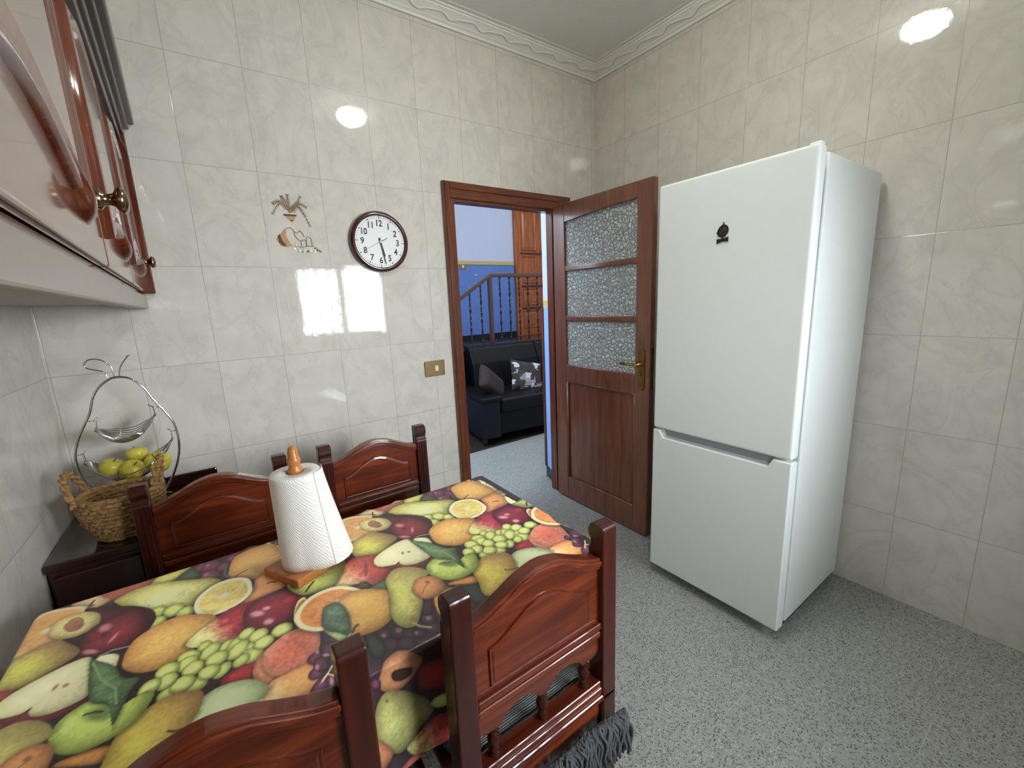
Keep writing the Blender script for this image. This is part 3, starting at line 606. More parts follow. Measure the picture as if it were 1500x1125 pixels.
('S',(205,212,118),(150,160,62),2.2,0.05,None,0,0.6,[(-1800,-1304),(-1812,-1314),(-1824,-1313),(-1829,-1300),(-1824,-1284),(-1812,-1273),(-1799,-1274),(-1794,-1287)]),
('S',(205,212,118),(150,160,62),2.2,0.05,None,0,0.6,[(-1831,-1297),(-1842,-1304),(-1856,-1299),(-1864,-1286),(-1863,-1271),(-1852,-1264),(-1838,-1269),(-1829,-1283)]),
('S',(205,212,118),(150,160,62),2.2,0.05,None,0,0.6,[(-1836,-1313),(-1847,-1321),(-1859,-1319),(-1865,-1307),(-1862,-1292),(-1851,-1283),(-1839,-1286),(-1832,-1298)]),
('S',(205,212,118),(150,160,62),2.2,0.05,None,0,0.6,[(-1825,-1336),(-1836,-1344),(-1849,-1340),(-1856,-1327),(-1853,-1313),(-1842,-1305),(-1829,-1308),(-1822,-1321)]),
('S',(205,212,118),(150,160,62),2.2,0.05,None,0,0.6,[(-1785,-1338),(-1797,-1346),(-1811,-1341),(-1819,-1328),(-1816,-1313),(-1804,-1305),(-1789,-1309),(-1782,-1323)]),
('S',(205,212,118),(150,160,62),2.2,0.05,None,0,0.6,[(-1799,-1366),(-1810,-1373),(-1823,-1368),(-1830,-1356),(-1828,-1342),(-1817,-1336),(-1804,-1340),(-1796,-1353)]),
('S',(205,212,118),(150,160,62),2.2,0.05,None,0,0.6,[(-1865,-1312),(-1877,-1320),(-1890,-1316),(-1898,-1302),(-1896,-1287),(-1885,-1278),(-1870,-1282),(-1862,-1296)]),
('S',(205,212,118),(150,160,62),2.2,0.05,None,0,0.6,[(-1839,-1368),(-1851,-1376),(-1865,-1372),(-1873,-1358),(-1870,-1343),(-1858,-1335),(-1844,-1339),(-1836,-1353)]),
('S',(205,212,118),(150,160,62),2.2,0.05,None,0,0.6,[(-1867,-1340),(-1878,-1348),(-1890,-1346),(-1896,-1333),(-1893,-1318),(-1882,-1309),(-1870,-1312),(-1863,-1325)]),
('S',(205,212,118),(150,160,62),2.2,0.05,None,0,0.6,[(-1892,-1337),(-1903,-1346),(-1915,-1343),(-1921,-1331),(-1918,-1316),(-1908,-1307),(-1895,-1310),(-1889,-1322)]),
('L',(170,170,80),3,[(-1740,-1320),(-1755,-1341),(-1740,-1347)]),
('S',(208,136,94),(176,96,64),2.5,0.25,None,0,0.55,[(-1735,-1382),(-1710,-1359),(-1680,-1350),(-1685,-1399),(-1714,-1465),(-1737,-1453),(-1743,-1416)]),
('S',(196,92,70),(208,128,92),3,0.25,None,0,0.55,[(-1712,-1364),(-1679,-1344),(-1647,-1345),(-1623,-1365),(-1624,-1403),(-1636,-1438),(-1658,-1453),(-1701,-1450),(-1721,-1421),(-1722,-1390)]),
('S',(228,160,88),(206,120,62),2.5,0.12,(236,220,160),3,0.55,[(-1723,-1463),(-1698,-1455),(-1658,-1456),(-1638,-1472),(-1640,-1502),(-1660,-1526),(-1696,-1526),(-1718,-1532),(-1754,-1503)]),
('S',(110,48,78),(50,22,38),2.2,0.05,None,0,0.6,[(-1618,-1466),(-1631,-1471),(-1645,-1465),(-1653,-1452),(-1650,-1440),(-1637,-1435),(-1622,-1441),(-1614,-1454)]),
('S',(110,48,78),(50,22,38),2.2,0.05,None,0,0.6,[(-1634,-1530),(-1650,-1540),(-1662,-1540),(-1664,-1529),(-1654,-1514),(-1638,-1503),(-1625,-1503),(-1624,-1514)]),
('S',(110,48,78),(50,22,38),2.2,0.05,None,0,0.6,[(-1631,-1498),(-1642,-1503),(-1654,-1500),(-1659,-1490),(-1655,-1479),(-1643,-1473),(-1631,-1477),(-1626,-1487)]),
('H',(230,170,190),0.7,[(-1623,-1443),(-1628,-1445),(-1635,-1442),(-1638,-1437),(-1637,-1431),(-1632,-1430),(-1625,-1432),(-1622,-1438)]),
('H',(230,170,190),0.7,[(-1634,-1513),(-1643,-1520),(-1648,-1522),(-1646,-1517),(-1639,-1509),(-1631,-1501),(-1625,-1500),(-1627,-1505)]),
('H',(230,170,190),0.7,[(-1661,-1541),(-1665,-1544),(-1668,-1544),(-1668,-1541),(-1666,-1537),(-1662,-1535),(-1659,-1535),(-1658,-1537)]),
('S',(198,212,158),(160,178,118),4,0.08,None,0,0.55,[(-1834,-1427),(-1806,-1411),(-1772,-1416),(-1746,-1432),(-1727,-1464),(-1737,-1485),(-1765,-1509),(-1797,-1517),(-1838,-1510),(-1861,-1490),(-1840,-1448)]),
('S',(235,235,180),(210,200,130),2.5,0.12,None,0,0.2,[(-1752,-1494),(-1732,-1486),(-1728,-1511),(-1703,-1533),(-1671,-1557),(-1717,-1548),(-1761,-1512)]),
('L',(120,125,70),3,[(-1849,-1466),(-1830,-1476),(-1798,-1482)]),
('S',(206,188,72),(168,140,52),2.5,0.12,(170,120,70),2,0.55,[(-1938,-1412),(-1917,-1390),(-1884,-1375),(-1853,-1382),(-1827,-1403),(-1833,-1444),(-1865,-1488),(-1899,-1501),(-1931,-1510),(-1955,-1508),(-1959,-1488),(-1949,-1459)]),
('L',(60,45,30),4,[(-1871,-1455),(-1862,-1463),(-1839,-1469)]),
('S',(184,202,88),(136,158,56),3,0.12,None,0,0.55,[(-2027,-1323),(-2008,-1301),(-1986,-1296),(-1959,-1321),(-1943,-1342),(-1914,-1333),(-1900,-1350),(-1918,-1393),(-1945,-1409),(-1981,-1410),(-2011,-1391),(-2028,-1358)]),
('H',(70,95,45),0.75,[(-1947,-1360),(-1960,-1366),(-1980,-1356),(-1996,-1337),(-1997,-1319),(-1984,-1313),(-1963,-1323),(-1948,-1343)]),
('H',(225,235,150),0.5,[(-2003,-1342),(-2012,-1352),(-2019,-1352),(-2023,-1343),(-2019,-1329),(-2011,-1318),(-2003,-1318),(-2000,-1328)]),
('L',(40,45,30),4,[(-1994,-1325),(-1980,-1329),(-1969,-1337)]),
('S',(186,72,62),(150,48,48),2.5,0.2,(214,176,110),3,0.55,[(-2231,-1212),(-2214,-1182),(-2175,-1154),(-2146,-1157),(-2114,-1180),(-2096,-1247),(-2112,-1276),(-2156,-1299),(-2174,-1270),(-2195,-1266),(-2234,-1254)]),
('H',(120,38,44),0.6,[(-2151,-1224),(-2162,-1252),(-2170,-1261),(-2170,-1246),(-2163,-1214),(-2152,-1184),(-2144,-1174),(-2144,-1191)]),
('H',(225,150,110),0.5,[(-2164,-1265),(-2170,-1270),(-2179,-1267),(-2186,-1258),(-2187,-1247),(-2181,-1242),(-2172,-1245),(-2165,-1255)]),
('L',(60,40,35),5,[(-2237,-1266),(-2206,-1267),(-2179,-1276)]),
('S',(95,70,60),(50,40,35),2.2,0.05,None,0,0.6,[(-2171,-1295),(-2177,-1300),(-2187,-1297),(-2196,-1286),(-2197,-1274),(-2191,-1269),(-2180,-1273),(-2172,-1284)]),
('S',(138,44,46),(92,26,34),2.5,0.12,None,0,0.55,[(-2113,-1242),(-2084,-1245),(-2039,-1261),(-1998,-1275),(-2002,-1291),(-2043,-1301),(-2076,-1287),(-2102,-1264)]),
('S',(222,216,164),(214,206,146),2.5,0.12,None,0,0.3,[(-2001,-1170),(-1981,-1171),(-1966,-1188),(-1968,-1222),(-1987,-1230),(-2000,-1201)]),
('S',(222,216,164),(212,204,140),6,0.06,None,0,0.55,[(-2127,-1205),(-2114,-1183),(-2081,-1165),(-2039,-1152),(-2013,-1161),(-2004,-1216),(-1998,-1269),(-2034,-1281),(-2064,-1272),(-2075,-1257),(-2076,-1244),(-2086,-1249),(-2108,-1242),(-2124,-1229)]),
('H',(150,110,60),0.8,[(-2048,-1216),(-2052,-1222),(-2056,-1222),(-2058,-1217),(-2057,-1209),(-2053,-1202),(-2048,-1202),(-2046,-1207)]),
('H',(150,110,60),0.8,[(-2031,-1223),(-2035,-1226),(-2040,-1225),(-2043,-1219),(-2043,-1213),(-2039,-1210),(-2034,-1211),(-2031,-1217)]),
('L',(70,45,35),4,[(-2102,-1266),(-2089,-1257),(-2077,-1247)]),
('S',(92,122,74),(60,85,52),2.5,0.35,None,0,0.55,[(-2009,-1166),(-1997,-1182),(-1970,-1217),(-1950,-1265),(-1926,-1285),(-1936,-1311),(-1950,-1376),(-1962,-1326),(-1987,-1300),(-1997,-1264),(-2004,-1216)]),
('L',(130,155,105),3,[(-2005,-1179),(-1983,-1245),(-1957,-1289),(-1951,-1332)]),
('L',(130,150,120),4,[(-1998,-1163),(-1979,-1159),(-1948,-1169)]),
('S',(172,178,88),(110,120,58),2.5,0.12,(95,105,60),2,0.55,[(-2331,-1175),(-2307,-1172),(-2275,-1165),(-2231,-1147),(-2195,-1152),(-2225,-1217),(-2251,-1240),(-2281,-1236),(-2309,-1225),(-2324,-1202)]),
('L',(45,40,30),5,[(-2280,-1187),(-2293,-1202),(-2304,-1218)]),
('S',(84,98,60),(55,68,44),2.5,0.12,None,0,0.55,[(-2175,-1308),(-2156,-1299),(-2124,-1297),(-2139,-1339),(-2164,-1324)]),
('C',(226,214,158),(206,122,56),(-2250,-1307),[(-2343,-1303),(-2329,-1272),(-2303,-1247),(-2269,-1239),(-2232,-1247),(-2199,-1283),(-2192,-1312),(-2224,-1371),(-2259,-1394),(-2288,-1385),(-2314,-1371),(-2337,-1341)]),
('S',(214,162,72),(180,120,50),4,0.12,None,0,0.55,[(-2249,-1315),(-2224,-1296),(-2194,-1299),(-2163,-1321),(-2141,-1348),(-2146,-1388),(-2161,-1429),(-2189,-1447),(-2218,-1448),(-2245,-1436),(-2251,-1408),(-2244,-1372)]),
('S',(160,178,98),(120,142,70),2.5,0.12,None,0,0.2,[(-2296,-1382),(-2279,-1392),(-2260,-1421),(-2261,-1435),(-2276,-1434),(-2286,-1412)]),
('S',(82,108,78),(52,72,52),2.5,0.45,None,0,0.55,[(-2291,-1340),(-2281,-1311),(-2266,-1305),(-2252,-1308),(-2242,-1338),(-2242,-1374),(-2249,-1409),(-2257,-1424),(-2273,-1404),(-2289,-1387),(-2295,-1365)]),
('L',(150,165,140),4,[(-2252,-1426),(-2262,-1438),(-2270,-1446)]),
('L',(60,60,40),6,[(-2249,-1426),(-2240,-1415),(-2233,-1411)]),
('H',(70,75,45),0.8,[(-2228,-1415),(-2231,-1416),(-2235,-1413),(-2239,-1409),(-2240,-1406),(-2238,-1405),(-2233,-1407),(-2229,-1411)]),
('S',(200,198,96),(150,146,64),2.5,0.12,(160,140,80),2,0.55,[(-2132,-1308),(-2113,-1283),(-2093,-1275),(-2065,-1289),(-2042,-1317),(-2035,-1347),(-2068,-1359),(-2088,-1395),(-2088,-1424),(-2108,-1459),(-2129,-1485),(-2148,-1481),(-2160,-1460),(-2161,-1429),(-2148,-1386),(-2138,-1345)]),
('H',(150,95,60),0.6,[(-2120,-1477),(-2126,-1484),(-2134,-1482),(-2138,-1474),(-2137,-1463),(-2131,-1456),(-2123,-1457),(-2119,-1466)]),
('L',(160,150,110),5,[(-2133,-1483),(-2126,-1500),(-2109,-1518)]),
('S',(222,158,72),(190,118,54),2.5,0.12,None,0,0.55,[(-2063,-1439),(-2043,-1425),(-2020,-1428),(-2008,-1449),(-2035,-1467),(-2066,-1511),(-2075,-1486)]),
('L',(90,110,60),6,[(-2022,-1407),(-2023,-1432),(-2020,-1449)]),
('S',(206,140,76),(174,104,58),2.5,0.12,None,0,0.55,[(-2091,-1378),(-2070,-1351),(-2046,-1351),(-2025,-1371),(-2021,-1402),(-2033,-1424),(-2055,-1432),(-2078,-1428),(-2090,-1404)]),
('H',(120,70,45),0.7,[(-2044,-1379),(-2048,-1382),(-2053,-1379),(-2057,-1374),(-2057,-1369),(-2054,-1366),(-2048,-1368),(-2044,-1374)]),
('L',(170,100,60),3,[(-2079,-1407),(-2065,-1388),(-2050,-1379)]),
('S',(82,44,58),(44,22,32),2.2,0.05,None,0,0.6,[(-2273,-1465),(-2282,-1474),(-2298,-1469),(-2310,-1452),(-2313,-1433),(-2304,-1423),(-2288,-1428),(-2275,-1445)]),
('S',(82,44,58),(44,22,32),2.2,0.05,None,0,0.6,[(-2310,-1482),(-2316,-1492),(-2325,-1491),(-2332,-1479),(-2333,-1463),(-2327,-1452),(-2318,-1453),(-2310,-1466)]),
('S',(82,44,58),(44,22,32),2.2,0.05,None,0,0.6,[(-2306,-1531),(-2311,-1542),(-2318,-1543),(-2323,-1533),(-2322,-1518),(-2317,-1506),(-2310,-1505),(-2305,-1516)]),
('S',(82,44,58),(44,22,32),2.2,0.05,None,0,0.6,[(-2253,-1471),(-2260,-1480),(-2271,-1477),(-2279,-1465),(-2280,-1450),(-2273,-1441),(-2262,-1444),(-2254,-1456)]),
('H',(205,150,165),0.7,[(-2300,-1461),(-2303,-1463),(-2309,-1460),(-2314,-1455),(-2315,-1449),(-2312,-1446),(-2306,-1449),(-2301,-1455)]),
('H',(205,150,165),0.7,[(-2324,-1479),(-2327,-1484),(-2330,-1485),(-2333,-1480),(-2333,-1472),(-2330,-1466),(-2326,-1466),(-2324,-1471)]),
('H',(205,150,165),0.7,[(-2309,-1528),(-2313,-1536),(-2316,-1537),(-2318,-1532),(-2317,-1522),(-2314,-1514),(-2310,-1513),(-2309,-1518)]),
('H',(205,150,165),0.7,[(-2257,-1461),(-2260,-1463),(-2264,-1461),(-2268,-1457),(-2268,-1453),(-2266,-1451),(-2262,-1452),(-2258,-1457)]),
('L',(215,200,140),3,[(-2327,-1515),(-2316,-1504),(-2303,-1489)]),
('L',(215,200,140),3,[(-2316,-1504),(-2306,-1516)]),
('S',(196,128,78),(166,100,60),2.5,0.12,None,0,0.55,[(-2236,-1582),(-2229,-1561),(-2214,-1543),(-2189,-1538),(-2165,-1556),(-2149,-1580),(-2163,-1599),(-2186,-1612),(-2212,-1615),(-2230,-1598)]),
('S',(60,35,25),(30,18,15),2.5,0.12,None,0,0.55,[(-2211,-1578),(-2202,-1572),(-2172,-1584),(-2176,-1597),(-2192,-1600),(-2207,-1591)]),
('S',(150,40,44),(90,24,30),2.5,0.12,None,0,0.55,[(-2152,-1597),(-2118,-1596),(-2085,-1619),(-2083,-1671),(-2130,-1663),(-2161,-1637)]),
('S',(186,186,98),(130,124,60),2.5,0.12,(110,100,55),2,0.55,[(-2252,-1662),(-2243,-1627),(-2227,-1611),(-2205,-1620),(-2183,-1637),(-2148,-1679),(-2138,-1711),(-2170,-1735),(-2191,-1754),(-2217,-1752),(-2243,-1723),(-2254,-1693)]),
('H',(90,85,45),0.8,[(-2222,-1629),(-2224,-1631),(-2227,-1631),(-2230,-1627),(-2231,-1623),(-2230,-1621),(-2226,-1622),(-2223,-1625)]),
('S',(176,60,52),(140,44,44),2.5,0.3,(200,190,110),3,0.55,[(-2194,-1766),(-2185,-1754),(-2154,-1742),(-2118,-1732),(-2084,-1766),(-2082,-1821),(-2137,-1822),(-2170,-1801)]),
('S',(188,200,110),(150,160,80),2.5,0.12,None,0,0.55,[(-2137,-1696),(-2126,-1685),(-2095,-1692),(-2080,-1715),(-2116,-1715)]),
('S',(110,52,76),(50,24,36),2.2,0.05,None,0,0.6,[(-2234,-1584),(-2237,-1591),(-2244,-1590),(-2250,-1582),(-2252,-1572),(-2248,-1565),(-2242,-1566),(-2235,-1574)]),
('S',(186,110,70),(150,80,55),2.5,0.12,None,0,0.55,[(-2252,-1703),(-2228,-1744),(-2242,-1766),(-2258,-1769),(-2268,-1727)]),
('S',(196,100,76),(160,70,60),2.5,0.12,None,0,0.55,[(-2216,-1803),(-2197,-1789),(-2175,-1794),(-2153,-1814),(-2183,-1815)])]

PER=.687
def paint():
    S=.0022
    u0,u1,v0,v1=X0_-.085,X1_+.27,Y0_-.270,Y1_+.12
    nu,nv=int((u1-u0)/S)+1,int((v1-v0)/S)+1
    U=u0+np.arange(nu)*S; V=v0+np.arange(nv)*S
    UU,VV=np.meshgrid(U,V)
    rng=np.random.default_rng(3)
    def nz(cell):
        g=rng.random((int(nv*S/cell)+3,int(nu*S/cell)+3)); a=(VV-v0)/cell; b=(UU-u0)/cell
        i=a.astype(int); j=b.astype(int); fa=a-i; fb=b-j; fa=fa*fa*(3-2*fa); fb=fb*fb*(3-2*fb)
        return (g[i,j]*(1-fa)+g[i+1,j]*fa)*(1-fb)+(g[i,j+1]*(1-fa)+g[i+1,j+1]*fa)*fb
    N=nz(.006)*.45+nz(.016)*.35+nz(.04)*.2; N2=nz(.0045)
    img=np.empty((nv,nu,3)); img[:]=np.array((52,32,40.)); img*= (.7+.6*N)[...,None]
    def win(cx,cy,R):
        i0=max(0,int((cy-R-v0)/S)); i1=min(nv,int((cy+R-v0)/S)+2); j0=max(0,int((cx-R-u0)/S)); j1=min(nu,int((cx+R-u0)/S)+2)
        return (slice(i0,i1),slice(j0,j1)) if i1>i0 and j1>j0 else None
    def polar(pts,dx):
        p=np.array([(q.x,q.y) for q in spline([(a/1000+dx,b/1000,0) for a,b in pts],True,8)])
        x,y=p[:,0],p[:,1]; cr=x*np.roll(y,-1)-np.roll(x,-1)*y; A=cr.sum()/2
        if abs(A)<1e-9: c=p.mean(0)
        else: c=np.array((((x+np.roll(x,-1))*cr).sum(),((y+np.roll(y,-1))*cr).sum()))/(6*A)
        return p,c
    def field(p,c,sl):
        d=p-c; a=np.arctan2(d[:,1],d[:,0]); r=np.hypot(d[:,0],d[:,1]); o=np.argsort(a); a,r=a[o],r[o]
        a=np.r_[a-2*PI,a,a+2*PI]; r=np.r_[r,r,r]
        X=UU[sl]-c[0]; Y=VV[sl]-c[1]; th=np.arctan2(Y,X); R=np.interp(th,a,r)+1e-6; D=np.hypot(X,Y)
        return X,Y,th,D/R,R
    def put(sl,m,col): img[sl]=img[sl]*(1-m[...,None])+np.clip(col,0,255)*m[...,None]
    def soft(rho,R,w=.0016): return np.clip((1-rho)*R/w+.5,0,1)
    for k in (-1,0,1,-2):
      dx=k*PER
      for it in FRUIT:
        typ=it[0]; pts=it[-1]
        p,c=polar(pts,dx) if len(pts)>2 else (None,None)
        if typ=='S' and it[7]>.25: p=c+(p-c)*1.055
        if typ=='L':
            q=[(a/1000+dx,b/1000) for a,b in pts]; w=it[2]/2000
            for (ax,ay),(bx,by) in zip(q[:-1],q[1:]):
                L_=math.hypot(bx-ax,by-ay)+1e-9; sl=win((ax+bx)/2,(ay+by)/2,L_/2+.01)
                if not sl: continue
                X,Y=UU[sl]-ax,VV[sl]-ay; t_=np.clip((X*(bx-ax)+Y*(by-ay))/L_**2,0,1); d=np.hypot(X-t_*(bx-ax),Y-t_*(by-ay))
                put(sl,np.clip((w-d)/.0014+.5,0,1),np.broadcast_to(np.array(it[1],float),X.shape+(3,)))
            continue
        Rm=np.hypot(*(p-c).T).max(); sl=win(c[0],c[1],Rm*1.25+.01)
        if not sl: continue
        X,Y,th,rho,R=field(p,c,sl); n_=N[sl]; n2=N2[sl]
        if typ=='H':
            m=np.clip((1-rho)*1.7,0,1)**.8*it[2]; put(sl,m,np.broadcast_to(np.array(it[1],float),X.shape+(3,))); continue
        if typ=='S':
            _,c0,c1,pw,mo,c2,dr,sh,_p=it
            if sh:
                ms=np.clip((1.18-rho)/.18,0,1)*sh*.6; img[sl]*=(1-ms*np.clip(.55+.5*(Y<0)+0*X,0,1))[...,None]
            t_=np.clip(rho,0,1)**pw
            col=np.array(c0,float)*(1-t_[...,None])+np.array(c1,float)*t_[...,None]
            if c2:
                if dr==1: g=np.clip(1-np.hypot(X+.15*Rm,Y+.02)/(.6*Rm),0,1)*.8
                elif dr==2: g=np.clip(.1+X/Rm*.9+Y/Rm*.5,0,1)
                else: g=np.clip(.05-X/Rm*1.3-Y/Rm*.4+(n_-.5)*.5,0,1)
                col=col*(1-g[...,None])+np.array(c2,float)*g[...,None]
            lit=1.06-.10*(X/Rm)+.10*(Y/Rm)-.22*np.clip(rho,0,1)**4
            col=col*(lit*(1+mo*(n_-.5)*1.5+.05*(n2-.5)))[...,None]
            put(sl,soft(rho,R),col)
        if typ=='C':
            _,rc,fc,cen,_p=it
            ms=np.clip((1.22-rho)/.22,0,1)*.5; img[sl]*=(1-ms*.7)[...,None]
            col=np.array(rc,float)*np.ones(X.shape+(3,)); edge=np.clip((rho-.95)/.05,0,1)[...,None]; col=col*(1-edge*.12)
            fl=np.array(fc,float)*(0.9+.35*n_)[...,None]
            if cen: qx,qy=cen[0]/1000+dx-c[0],cen[1]/1000-c[1]
            else: qx=qy=0
            ang=np.arctan2((Y-qy),(X-qx)); D=np.hypot(X-qx,(Y-qy)); seg=np.abs(np.sin(ang*4.5)); ln=np.clip(1-seg*D/.0035,0,1)*.55
            fl=fl*(1-ln[...,None])+np.array((238,220,170.))*ln[...,None]
            ce=np.clip(1.4-D/.010,0,1); fl=fl*(1-ce[...,None])+np.array((232,224,190.))*ce[...,None]
            m=np.clip((.84-rho)*R/.002+.5,0,1); col=col*(1-m[...,None])+fl*m[...,None]
            put(sl,soft(rho,R),col)
    gr=img@np.array((.3,.59,.11)); img=img*.86+gr[...,None]*.14; img=img*.955+9; img*= (.97+.06*N2)[...,None]
    return U,V,np.clip(img,0,255)
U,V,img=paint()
def cloth():
    nu,nv=len(U),len(V); UU,VV=np.meshgrid(U,V)
    du=np.maximum(UU-X1_,0)-np.maximum(X0_-UU,0); dv=np.maximum(VV-Y1_,0)-np.maximum(Y0_-VV,0)
    sx,sy=np.sign(du),np.sign(dv); au,av=np.abs(du),np.abs(dv)
    Rr=.012
    def fold(d):  # horizontal excess, drop
        t=np.clip(d/Rr,0,PI/2); h=np.where(d<Rr*PI/2,Rr*np.sin(t),Rr); z=np.where(d<Rr*PI/2,Rr*(1-np.cos(t)),Rr+(d-Rr*PI/2)); return h,z
    r=np.hypot(au,av); phi=np.arctan2(av,au)
    h,z=fold(r)
    bulge=.12*np.clip(r-.02,0,None)*np.sin(2*phi)**2
    wav=.006*np.sin(UU*21+1.3)*np.clip(av-.03,0,1)/.2*np.cos(np.clip(phi,0,PI/2)*0)
    X=np.clip(UU,X0_,X1_)+sx*(h*np.cos(phi)+bulge*.72)*(au>0)
    Y=np.clip(VV,Y0_,Y1_)+sy*(h*np.sin(phi)+bulge*.72)*(av>0)
    X=np.where((au>0)&(av<=0),X+.005*np.sin(VV*20)*np.clip(au-.03,0,1)/.2*sx,X)
    Y=np.where((av>0)&(au<=0),Y+sy*np.abs(wav),Y)
    Z=TZ+.002-z
    co=np.stack((X,Y,Z),-1).reshape(-1,3)
    # keep the near right rounded corner of the drop, trim nothing else
    idx=np.arange(nu*nv).reshape(nv,nu); q=np.stack((idx[:-1,:-1],idx[:-1,1:],idx[1:,1:],idx[1:,:-1]),-1).reshape(-1,4)
    rim=.262
    keep=(r.reshape(-1)[q].max(1)<rim)
    q=q[keep]
    me=bpy.data.meshes.new('tablecloth'); me.vertices.add(len(co)); me.vertices.foreach_set('co',co.astype(np.float32).ravel())
    me.loops.add(q.size); me.loops.foreach_set('vertex_index',q.astype(np.int32).ravel())
    me.polygons.add(len(q)); me.polygons.foreach_set('loop_start',np.arange(0,q.size,4,dtype=np.int32)); 
    try: me.polygons.foreach_set('loop_total',np.full(len(q),4,np.int32))
    except Exception: pass
    me.update(calc_edges=True); me.polygons.foreach_set('use_smooth',np.ones(len(q),bool))
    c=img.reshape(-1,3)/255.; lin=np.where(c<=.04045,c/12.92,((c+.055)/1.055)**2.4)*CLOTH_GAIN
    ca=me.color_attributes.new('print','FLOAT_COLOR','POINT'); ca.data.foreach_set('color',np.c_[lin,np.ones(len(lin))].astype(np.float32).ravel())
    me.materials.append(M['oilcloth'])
    o=bpy.data.objects.new('tablecloth',me); COL.objects.link(o)
    bm=bmesh.new(); bm.from_mesh(me); bmesh.ops.delete(bm,geom=[v for v in bm.verts if not v.link_faces],context='VERTS'); bm.to_mesh(me); bm.free()
    return tag(o,'shiny tablecloth printed all over with pears, oranges, apples and grapes','tablecloth')
CLOTH_GAIN=1.6
cloth()

# ------------------------------------------------------------------ paper towel roll on its wooden stand
pr=Matrix.Rotation(math.atan2(-.117,.063),4,'Z')
ts=thing('paper_towel_holder','square wooden paper towel stand with turned peg, on the tablecloth','holder',(-2.275,-1.104,TZ+.003))
ca_=[(-.104,.023),(-.041,-.094),(.104,-.022),(.041,.095)]
MB().prism(ca_,0,.022,'z').build('base_board',M['pine'],ts,.003)
MB().lathe([(.013,.0),(.013,.262),(.017,.268),(.018,.276),(.014,.283),(.014,.292),(.0165,.298),(.0165,.304),(.013,.309),(.012,.325),(.010,.334),(.004,.339)],18).build('peg',M['pine_v'],ts)
roll=thing('paper_towel_roll','white embossed paper towel roll on wooden stand, loose sheet flaring out','paper towel',(-2.277,-1.108,TZ+.0255))
n=56; H_=.250
def ringr(z,shrink=0):
    ring=[]
    for i in range(n):
        a=2*PI*i/n; t_=1-z/H_
        fl=max(0,math.cos(a-(-.25)))**1.5
        r=.0605-shrink+.052*fl*t_**1.15
        ring.append((r*math.cos(a),r*math.sin(a),z))
    return ring
rings=[ringr(0,.05),ringr(0),]+[ringr(H_*k/14) for k in range(1,14)]+[ringr(H_-.004),ringr(H_,.003)]
MB().loft(rings+[[(.022*math.cos(2*PI*i/n),.022*math.sin(2*PI*i/n),H_-.001) for i in range(n)],[(.0205*math.cos(2*PI*i/n),.0205*math.sin(2*PI*i/n),H_-.06) for i in range(n)]],False).build('paper',M['paper'],roll)
# edge of the loose sheet, a thin overlapping flap
fl=[]
for k in range(15):
    z=H_*k/14; t_=1-k/14
    row=[]
    for j in range(8):
        a=-.95+1.25*j/7; r=.0605+.052*max(0,math.cos(a+.25))**1.5*t_**1.15+.0015+.004*(j/7)
        row.append((r*math.cos(a),r*math.sin(a),z+.0005))
    fl.append(row)
MB().loft(fl,False,closed=False).build('loose_sheet',M['paper'],roll)

# ------------------------------------------------------------------ corner cabinet, basket, pear shaped fruit rack, apples
dr=thing('corner_cabinet','low dark wooden cabinet in the corner under the wall cupboards','cabinet',(-2.69,-.26,0))
MB().box(-.222,.215,-.24,.245,.05,.672).build('carcass',M['dresser'],dr,.003)
MB().box(-.228,.226,-.252,.25,.672,.70).build('top_board',M['dresser'],dr,.005,3)
mb=MB().box(-.228,.226,.232,.25,.70,.748); mb.build('gallery_rail',M['dresser'],dr,.006,3)
MB().box(-.215,.21,-.225,.24,0,.05).build('plinth',M['dresser'],dr)
for s_ in (-1,1):
    d_=MB().box(min(s_*.004,s_*.212),max(s_*.004,s_*.212),-.258,-.24,.07,.655).build('door',M['dresser'],dr,.004)

bk=thing('seagrass_basket','braided seagrass basket with two rope handles, on the dark corner cabinet','basket',(-2.728,-.40,.7))
mb=MB(); nr=11
for k in range(nr):
    t_=k/(nr-1); z=.010+.0155*k*.9; rx=.070+.038*math.sin(min(1,t_*1.15)*PI/2); ry=.062+.034*math.sin(min(1,t_*1.15)*PI/2)
    m=120; pts=[]; rr=[]
    for i in range(m):
        a=2*PI*i/m; w=.0026*math.sin(a*26+k*PI)+.003*noise.noise((math.cos(a)*2,math.sin(a)*2,k*.7))
        pts.append(((rx+w)*math.cos(a),(ry+w)*math.sin(a),z+.003*noise.noise((a*2,k,3)))); rr.append(.0098+.0018*math.sin(a*52+k)+.0016*noise.noise((a*4,k*2.,1)))
    mb.tube(pts,rr+[rr[0]],7,True)
mb.lathe([(.0,.004),(.075,.004),(.085,.012)],24,Matrix.Diagonal((1,.85,1)).to_4x4())
mb.build('woven_body',M['wicker'],bk)
for sx,ang in ((-1,.35),(1,-.25)):
    mb=MB()
    for st_ in (0,PI):
        pts=[]
        for i in range(40):
            t_=i/39; a=PI*t_; tw=t_*26+st_
            base=Vector((sx*.094,0,.140)); dirv=Vector((math.sin(ang)*-sx*.4,1,0)).normalized()
            p=base+dirv*(-math.cos(a)*.058)+Vector((sx*.024*math.sin(a),0,.100*math.sin(a)))
            p+=Vector((math.cos(tw)*.0055,0,0))+Vector((0,0,math.sin(tw)*.0055))
            pts.append(p)
        mb.tube(pts,.0064,7)
    mb.build('rope_handle',M['wicker'],bk)

